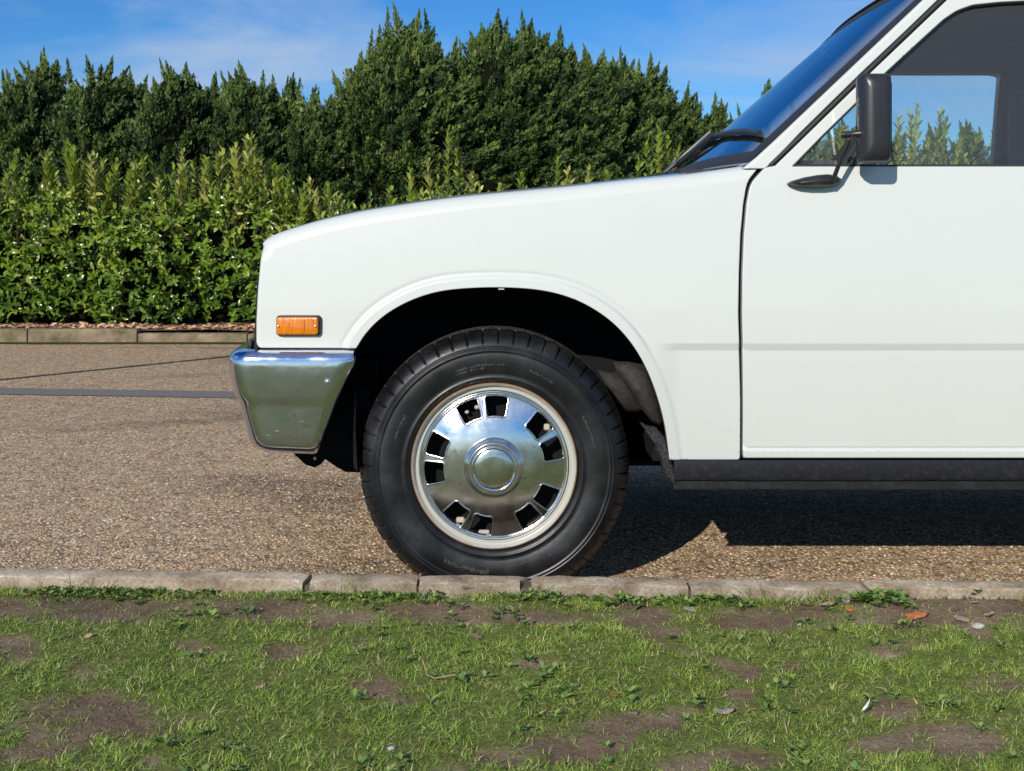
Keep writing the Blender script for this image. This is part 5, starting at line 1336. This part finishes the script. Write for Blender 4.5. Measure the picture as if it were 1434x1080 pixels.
# conifers
def conifer(u, vtop, Y, wpx, label, seed, lead=3, yellow=0.0, squat=0.62, nspray=11000, low=0.25, tips=(), group='conifers behind the laurel hedge', lean=0.0):
    rnd = np.random.default_rng(seed); base = P(u, 400, Y); zt = P(u, vtop, Y).z; x0 = base.x; ht = zt; rb = wpx * Y / F / 2
    root = empty('conifer_tree', (x0, Y, 0.08), label=label, cat='conifer tree', group=group)
    MB().tube([(x0, Y, 0.0), (x0, Y, ht * 0.5), (x0 + lean, Y, ht * 0.92)], [0.11, 0.07, 0.015], 8).build('trunk', M['bark'], root)
    def rad(t_): return rb * np.clip(1 - t_, 0, 1) ** squat * (0.82 + 0.18 * np.clip(t_ * 4, 0, 1))
    # clump centres over the crown's surface
    ncl = int(nspray / 40); t_ = 1 - (1 - rnd.random(ncl)) ** 0.80; t_ = low + (1 - low) * t_ * 0.97; ph = np.where(rnd.random(ncl) < 0.8, rnd.uniform(-math.pi - 0.35, 0.35, ncl), rnd.uniform(0, math.pi, ncl))
    lump = np.array([noise.noise(Vector((math.cos(a) * 2.1, math.sin(a) * 2.1, q * ht * 1.1 + seed))) + 0.6 * noise.noise(Vector((math.cos(a) * 5, math.sin(a) * 5, q * ht * 2.6 + seed))) for a, q in zip(ph, t_)])
    rr = rad(t_) * (1 + 0.26 * lump) * rnd.uniform(0.66, 1.0, ncl)
    C_ = np.stack([x0 + np.cos(ph) * rr + lean * t_, Y + np.sin(ph) * rr, (ht - 0.30) * t_], 1)
    out = np.stack([np.cos(ph) * 0.9, np.sin(ph) * 0.9, np.full(ncl, 0.32) + 1.9 * t_ ** 3], 1); out = unit(out + rnd.normal(0, 0.22, (ncl, 3)) + np.array([0.22, 0, 0.08]))
    cs = rnd.uniform(0.26, 0.56, ncl) * (1 - 0.35 * t_) * (0.75 + 0.25 * min(1, rb))
    # leaders: spiky shoots at the top and on the shoulders
    L1, L2, L3 = [], [], []
    for k in range(lead * 5):
        tt = rnd.uniform(0.60, 0.99) if k > lead else (1.0 if k == 0 else rnd.uniform(0.95, 0.99)); a = rnd.uniform(0, 6.28); r_ = rad(tt) * rnd.uniform(0.6, 1.0) if k else 0
        L1.append((x0 + math.cos(a) * r_ + lean * tt, Y + math.sin(a) * r_, ht * tt - 0.30)); L2.append(unit(np.array((math.cos(a) * 0.35 + rnd.normal(0, .14), math.sin(a) * 0.18, 1.0)))); L3.append(rnd.uniform(0.28, 0.62) if k else 0.42)
    for (tu, tv_) in tips:
        tp = P(tu, tv_, Y + rnd.uniform(-0.25, 0.1)); ll = rnd.uniform(0.50, 0.85); L1.append((tp.x, tp.y, tp.z - ll)); L2.append(unit(np.array((rnd.normal(0, .16), 0, 1.0)))); L3.append(ll)
    nper = 150
    ci = np.repeat(np.arange(ncl), nper); m_ = len(ci); along = rnd.random(m_)
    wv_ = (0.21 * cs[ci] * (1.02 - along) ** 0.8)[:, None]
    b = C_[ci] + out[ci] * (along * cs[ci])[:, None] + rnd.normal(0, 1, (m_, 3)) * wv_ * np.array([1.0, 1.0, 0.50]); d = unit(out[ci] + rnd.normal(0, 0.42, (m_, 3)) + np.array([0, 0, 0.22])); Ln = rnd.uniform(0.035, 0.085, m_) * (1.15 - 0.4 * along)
    tv = np.clip(0.12 + 0.52 * along ** 1.3 + 0.13 * rnd.normal(0, 1, ncl)[ci] + 0.10 * rnd.normal(0, 1, m_) + yellow * (rnd.random(ncl)[ci] < 0.2), 0, 1)  # tint paints shaded clump bases and lit tips, beside paler new growth
    nl = 330; li = np.repeat(np.arange(len(L1)), nl); L1, L2, L3 = np.array(L1), np.array(L2), np.array(L3); al = rnd.random(len(li))
    b2 = L1[li] + L2[li] * (al * L3[li])[:, None] + rnd.normal(0, 1, (len(li), 3)) * (0.060 * (1.02 - al))[:, None]; d2 = unit(L2[li] * 0.9 + rnd.normal(0, 0.5, (len(li), 3)) * (1.15 - al)[:, None]); Ln2 = rnd.uniform(0.04, 0.10, len(li)) * (1.2 - 0.7 * al)
    b = np.vstack([b, b2]); d = np.vstack([d, d2]); Ln = np.concatenate([Ln, Ln2]); tv = np.concatenate([tv, np.clip(rnd.normal(0.5, 0.15, len(li)), 0, 1)])
    m_ = len(b); side = unit(np.cross(d, rnd.normal(0, 1, (m_, 3)))); W_ = (Ln * rnd.uniform(0.16, 0.28, m_))[:, None]; L_ = Ln[:, None]
    V = np.stack([b - side * W_ * 1.1, b + side * W_ * 1.1, b + d * L_], 1).reshape(-1, 3)
    Q = np.arange(m_ * 3).reshape(-1, 3)
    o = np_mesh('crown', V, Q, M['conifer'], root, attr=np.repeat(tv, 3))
    # solid near-black core added to block light and darken the gaps
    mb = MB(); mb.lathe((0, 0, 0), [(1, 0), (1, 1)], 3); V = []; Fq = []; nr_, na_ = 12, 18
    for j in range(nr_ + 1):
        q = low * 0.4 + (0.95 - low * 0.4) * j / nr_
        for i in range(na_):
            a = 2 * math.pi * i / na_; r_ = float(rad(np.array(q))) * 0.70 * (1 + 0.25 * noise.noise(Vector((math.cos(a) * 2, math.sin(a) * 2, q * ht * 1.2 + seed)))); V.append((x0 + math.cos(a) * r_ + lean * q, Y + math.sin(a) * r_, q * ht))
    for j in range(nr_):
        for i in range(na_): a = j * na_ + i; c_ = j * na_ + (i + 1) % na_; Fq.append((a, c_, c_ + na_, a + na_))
    pm('crown_shade_core', V, Fq, M['core'], root)
    return root
trees = [(-60, 95, 17.2, 150, 'conifer cut off by the left edge of the photo', 2), (38, 92, 17.0, 120, 'first conifer from the left edge, with a small double tip', 2), (66, 72, 17.6, 90, 'narrow conifer whose tip is the highest of the left-hand row', 2), (140, 88, 17.0, 130, 'conifer of the left-hand row with a rounded top right of its highest tip', 3),
         (186, 96, 17.8, 90, 'small-topped conifer before the broad middle one in the left-hand row', 2), (245, 84, 17.0, 130, 'broad conifer in the middle of the left-hand row', 3), (300, 104, 17.5, 95, 'lower conifer in the dip right of the middle of the left-hand row', 2), (346, 92, 17.0, 120, 'conifer with a spiky tip above the right part of the low left row', 2),
         (400, 112, 17.4, 110, 'second last conifer of the low left row', 3), (445, 128, 17.0, 110, 'last and lowest conifer of the left row, beside the tall one', 3)]
TT = {0: [(-40, 95), (12, 100)], 1: [(48, 86), (22, 97)], 2: [(64, 66), (80, 88)], 3: [(104, 82), (142, 78), (128, 92)], 4: [(188, 94), (172, 100)], 5: [(246, 80), (262, 92), (228, 98)], 6: [(300, 102), (284, 98)], 7: [(344, 86), (366, 100), (330, 98)], 8: [(402, 110), (388, 106), (416, 118)], 9: [(440, 124), (456, 140), (428, 118)]}
for i, (u, vt, Y, w, lb, ld) in enumerate(trees): conifer(u, vt + 14, Y, w * 1.5, lb, 20 + i, ld, nspray=9000, squat=0.48, tips=TT[i])
conifer(566, 36, 18.0, 390, 'tallest conifer, broad with three spiky tips, above the truck bonnet', 51, 3, yellow=0.3, squat=0.60, nspray=26000, tips=[(546, 12), (564, 3), (585, 14), (604, 12), (516, 42), (530, 36), (632, 52), (648, 56), (500, 72), (488, 96), (575, 20)])
conifer(690, 36, 18.6, 290, 'tall conifer just right of the tallest one, with a twin tip', 52, 2, squat=0.60, nspray=20000, tips=[(688, 12), (700, 24), (672, 34), (708, 20)])
conifer(738, 38, 19.0, 260, 'tall conifer joined to the twin-tipped one on its right', 58, 2, squat=0.60, nspray=16000, tips=[(737, 15), (728, 26), (752, 40)])
conifer(784, 60, 19.4, 270, 'conifer with a single sharp tip in the middle of the falling row', 53, 2, squat=0.60, nspray=16000, tips=[(783, 38), (772, 52), (800, 60)])
for i, (u, vt, Y, w, lb) in enumerate([(838, 62, 20, 130, 'conifer on the slope of the falling row, just past its middle'), (872, 70, 20.6, 110, 'narrow conifer tucked behind its neighbours in the falling row'), (910, 78, 21, 110, 'conifer with a sharp tip right before the row drops'), (958, 118, 21.6, 110, 'conifer where the falling row drops below the sky gap'),
        (1000, 134, 22, 100, 'low conifer above the far windscreen wiper'), (1042, 150, 22.6, 90, 'low conifer touching the base of the windscreen')]): conifer(u, vt + 17, Y, w * 1.7, lb, 60 + i, 2, squat=0.58, nspray=9500, tips=[(u, vt - 4), (u - 14, vt + 8), (u + 16, vt + 14)])
conifer(1074, 120, 23, 34, 'thin spire of a conifer poking up beside the windscreen', 70, 1, squat=0.7, nspray=2500)
for i, (u, vt, Y, w, lb) in enumerate([(1120, 150, 24, 110, 'conifer hidden behind the front pillar of the cab'), (1185, 170, 25, 110, 'conifer behind the door mirror'), (1255, 190, 26, 90, 'low conifer left among those seen through the window'), (1312, 178, 26, 85, 'conifer in the middle of those seen through the window'), (1358, 174, 26, 75, 'pointed conifer near the far window post'),
        (1420, 190, 27, 110, 'conifer behind the rear part of the cab'), (1500, 185, 27, 120, 'conifer beyond the right edge of the photo')]): conifer(u, vt + 4, Y, w * 1.3, lb, 80 + i, 2, squat=0.55, nspray=5500)
# darker mass of hedge filling in behind the row
# ------------------------------------------------------------------ small things on the lawn
def dry_leaf(u, v_, size, m_, label, curl=0.3, ang=0.0, lobes=0):
    y = (H - 0.094) * F / (v_ - CY); x = (u - CX) * y / F; y = min(y, kerbY(x) - 0.072 - size * 0.7); x = (u - CX) * y / F; z = lawn_z(x, y) + 0.003
    V = []; Q = []; n_ = 14; nr_ = 4; rnd = random.Random(int(u * 3 + v_))
    V.append((0, 0, 0.002))
    for j in range(1, nr_ + 1):
        for i in range(n_):
            a = 2 * math.pi * i / n_; r_ = size * (0.62 + 0.38 * abs(math.cos(a))) * (1 + 0.22 * math.cos(lobes * a) if lobes else 1) * (1 + rnd.uniform(-0.1, 0.1)) * j / nr_
            xx, yy = r_ * math.cos(a), r_ * 0.72 * math.sin(a); V.append((xx, yy, curl * (yy * yy * 22 + xx * xx * 12) + 0.003 * noise.noise(Vector((xx * 90, yy * 90, u)))))
    for i in range(n_): Q.append((0, 1 + i, 1 + (i + 1) % n_))
    for j in range(nr_ - 1):
        for i in range(n_): a = 1 + j * n_ + i; b = 1 + j * n_ + (i + 1) % n_; Q.append((a, a + n_, b + n_, b))
    o = pm('fallen_leaf', V, Q, m_); o.location = (x, y, z); o.rotation_euler = (random.uniform(-.3, .4), random.uniform(-.25, .25), ang)
    md = o.modifiers.new('thickness', 'SOLIDIFY'); md.thickness = 0.0006
    tag(o, label, 'leaf', 'fallen leaves on the grass and soil'); return o
for (u, v_, s, mm, lb, cu, an, lo) in [
    (1157, 852, 0.020, 'leaf_tan', 'curled pale tan leaf standing by the kerb joint below the front door', 1.6, 0.3, 0), (1185, 845, 0.016, 'leaf_grey', 'crumpled greyish pink leaf touching the kerb by the small green weed', 1.5, 1.1, 3),
    (1128, 850, 0.017, 'leaf_brown', 'dark curled leaf left of the pale tan one', 1.4, 0.2, 0), (1283, 868, 0.024, 'leaf_rust', 'flat rust-orange leaf on the bare soil at right', 0.2, 0.1, 5), (1346, 872, 0.018, 'leaf_grey', 'thin grey leaf lying flat on the soil at right', 0.3, 0.0, 0),
    (1385, 868, 0.017, 'leaf_tan', 'pale dry leaf nearest the right edge of the soil strip', 0.6, 0.9, 5), (1364, 853, 0.012, 'leaf_tan', 'small upturned tan leaf near the right-hand kerb', 1.8, 0.5, 0), (956, 834, 0.014, 'leaf_red', 'small red leaf leaning against the kerb right of the wheel', 0.8, 0.4, 0),
    (888, 850, 0.013, 'leaf_brown', 'dark brown leaf in the weeds right of the wheel', 1.5, 1.2, 0), (966, 852, 0.014, 'leaf_grey', 'dull grey-brown leaf below the small red one', 0.9, 0.2, 0), (1048, 848, 0.013, 'leaf_brown', 'shrivelled brown leaf between weeds in front of the sill', 1.6, 0.8, 0),
    (1012, 998, 0.018, 'leaf_grey', 'crumpled pinkish brown leaf in the grass low right of centre', 1.2, 0.1, 3), (860, 973, 0.009, 'leaf_rust', 'small folded orange leaf in the grass below the wheel shadow', 1.2, 0.1, 0), (365, 960, 0.010, 'leaf_tan', 'small tan leaf among the green weeds at left', 1.0, 0.7, 0),
    (124, 889, 0.009, 'leaf_tan', 'tiny tan leaf in the grass near the left soil strip', 1.0, 0.2, 0), (668, 890, 0.013, 'leaf_brown', 'flat brown leaf on the soil edge below the tyre', 0.6, 0.2, 0), (440, 826, 0.013, 'leaf_brown', 'brown leaf stuck upright at the chipped kerb left of the tyre', 1.6, 0.9, 0),
    (1338, 862, 0.009, 'leaf_brown', 'tiny dark leaf on the soil between the flat leaves at right', 1.0, 0.6, 0), (1190, 858, 0.011, 'leaf_rust', 'small ochre leaf under the green weed by the kerb joint', 0.9, 0.3, 0), (886, 1000, 0.009, 'leaf_grey', 'faint grey leaf in the lower grass right of centre', 0.9, 0.1, 0)]:
    dry_leaf(u, v_, s, M[mm], lb, cu, an, lo)
def stone(u, v_, s, label, m_=None):
    y = (H - 0.092) * F / (v_ - CY); x = (u - CX) * y / F; bm = bmesh.new(); bmesh.ops.create_icosphere(bm, subdivisions=2, radius=1)
    for w in bm.verts: w.co = Vector((w.co.x * s, w.co.y * s * 0.75, w.co.z * s * 0.5)) * (1 + 0.25 * noise.noise(w.co * 1.3 + Vector((u, 0, 0))))
    me = bpy.data.meshes.new('stone'); bm.to_mesh(me); bm.free(); me.polygons.foreach_set('use_smooth', [True] * len(me.polygons))
    o = link('stone', me, m_ or M['stone']); o.location = (x, y, lawn_z(x, y) + s * 0.15); tag(o, label, 'stone')
stone(1370, 883, 0.013, 'rounded grey stone at the edge of the grass far right'); stone(1266, 850, 0.0075, 'small pale stone on the soil close under the right-hand kerb'); stone(1118, 874, 0.007, 'small tan stone on the soil below the kerb joint')
stone(548, 1050, 0.007, 'whitish pebble in the grass at the bottom left of centre')
def twig(pts, r, name, label, cat, m_):
    q = []
    for (u, v_, up) in pts:
        y = (H - 0.092) * F / (v_ - CY); x = (u - CX) * y / F; q.append((x, y, lawn_z(x, y) + up))
    o = MB().tube(q, r, 6).build(name, m_); tag(o, label, cat)
twig([(592, 944, 0.028), (598, 953, 0.012), (609, 958, 0.012), (638, 957, 0.016)], 0.0011, 'twig', 'thin bleached twig lying bent on the grass left of centre', 'twig', M['leaf_tan'])
fy = (H - 0.092) * F / (1003 - CY); fx_ = (1212 - CX) * fy / F; V = []; Q = []
for k in range(9):
    s_ = k / 8; w_ = 0.0032 * math.sin(math.pi * min(1, s_ * 0.9 + 0.08)); c_ = Vector((fx_ - 0.008 + 0.020 * s_, fy - 0.006 + 0.02 * s_, lawn_z(fx_, fy) + 0.014 + 0.012 * s_ * s_))
    V += [c_ - Vector((w_ * 0.5, -w_ * 0.7, 0)), c_ + Vector((0, 0, 0.001)), c_ + Vector((w_ * 0.5, -w_ * 0.7, 0))]
    if k: a = 3 * k; Q += [(a - 3, a - 2, a + 1, a), (a - 2, a - 1, a + 2, a + 1)]
tag(pm('feather', V, Q, M['feather']), 'small white feather caught in the grass low right', 'feather')
# a few tall grass stalks leaning on the kerb
Bp = []; 
for u in (100, 105, 130, 152, 480, 500, 745, 760, 1000, 1040, 1047, 1058, 1088, 1102, 1118, 1130, 1142, 1196, 1199):
    for q in range(3): x = (u + random.uniform(-4, 4) - CX) * 2.68 / F; Bp.append((x, kerbY(x) - 0.079, 0.086))
Bp = np.array(Bp); n_ = len(Bp); an = RNG.uniform(0, 6.28, n_)
V, Q, T = blades(Bp, np.stack([np.cos(an), 0.3 * np.sin(an), 0 * an], 1), RNG.uniform(0.04, 0.085, n_), np.full(n_, 0.0022), RNG.uniform(0.2, 0.9, n_), unit(np.stack([RNG.normal(0, .2, n_), 0 * an - 0.05, np.ones(n_)], 1)), 4, RNG.uniform(0.2, 0.6, n_))
tag(np_mesh('grass_stalks', V, Q, M['grass'], attr=T, kind='stuff'), 'thin taller grass stalks standing against the near kerb', 'grass')
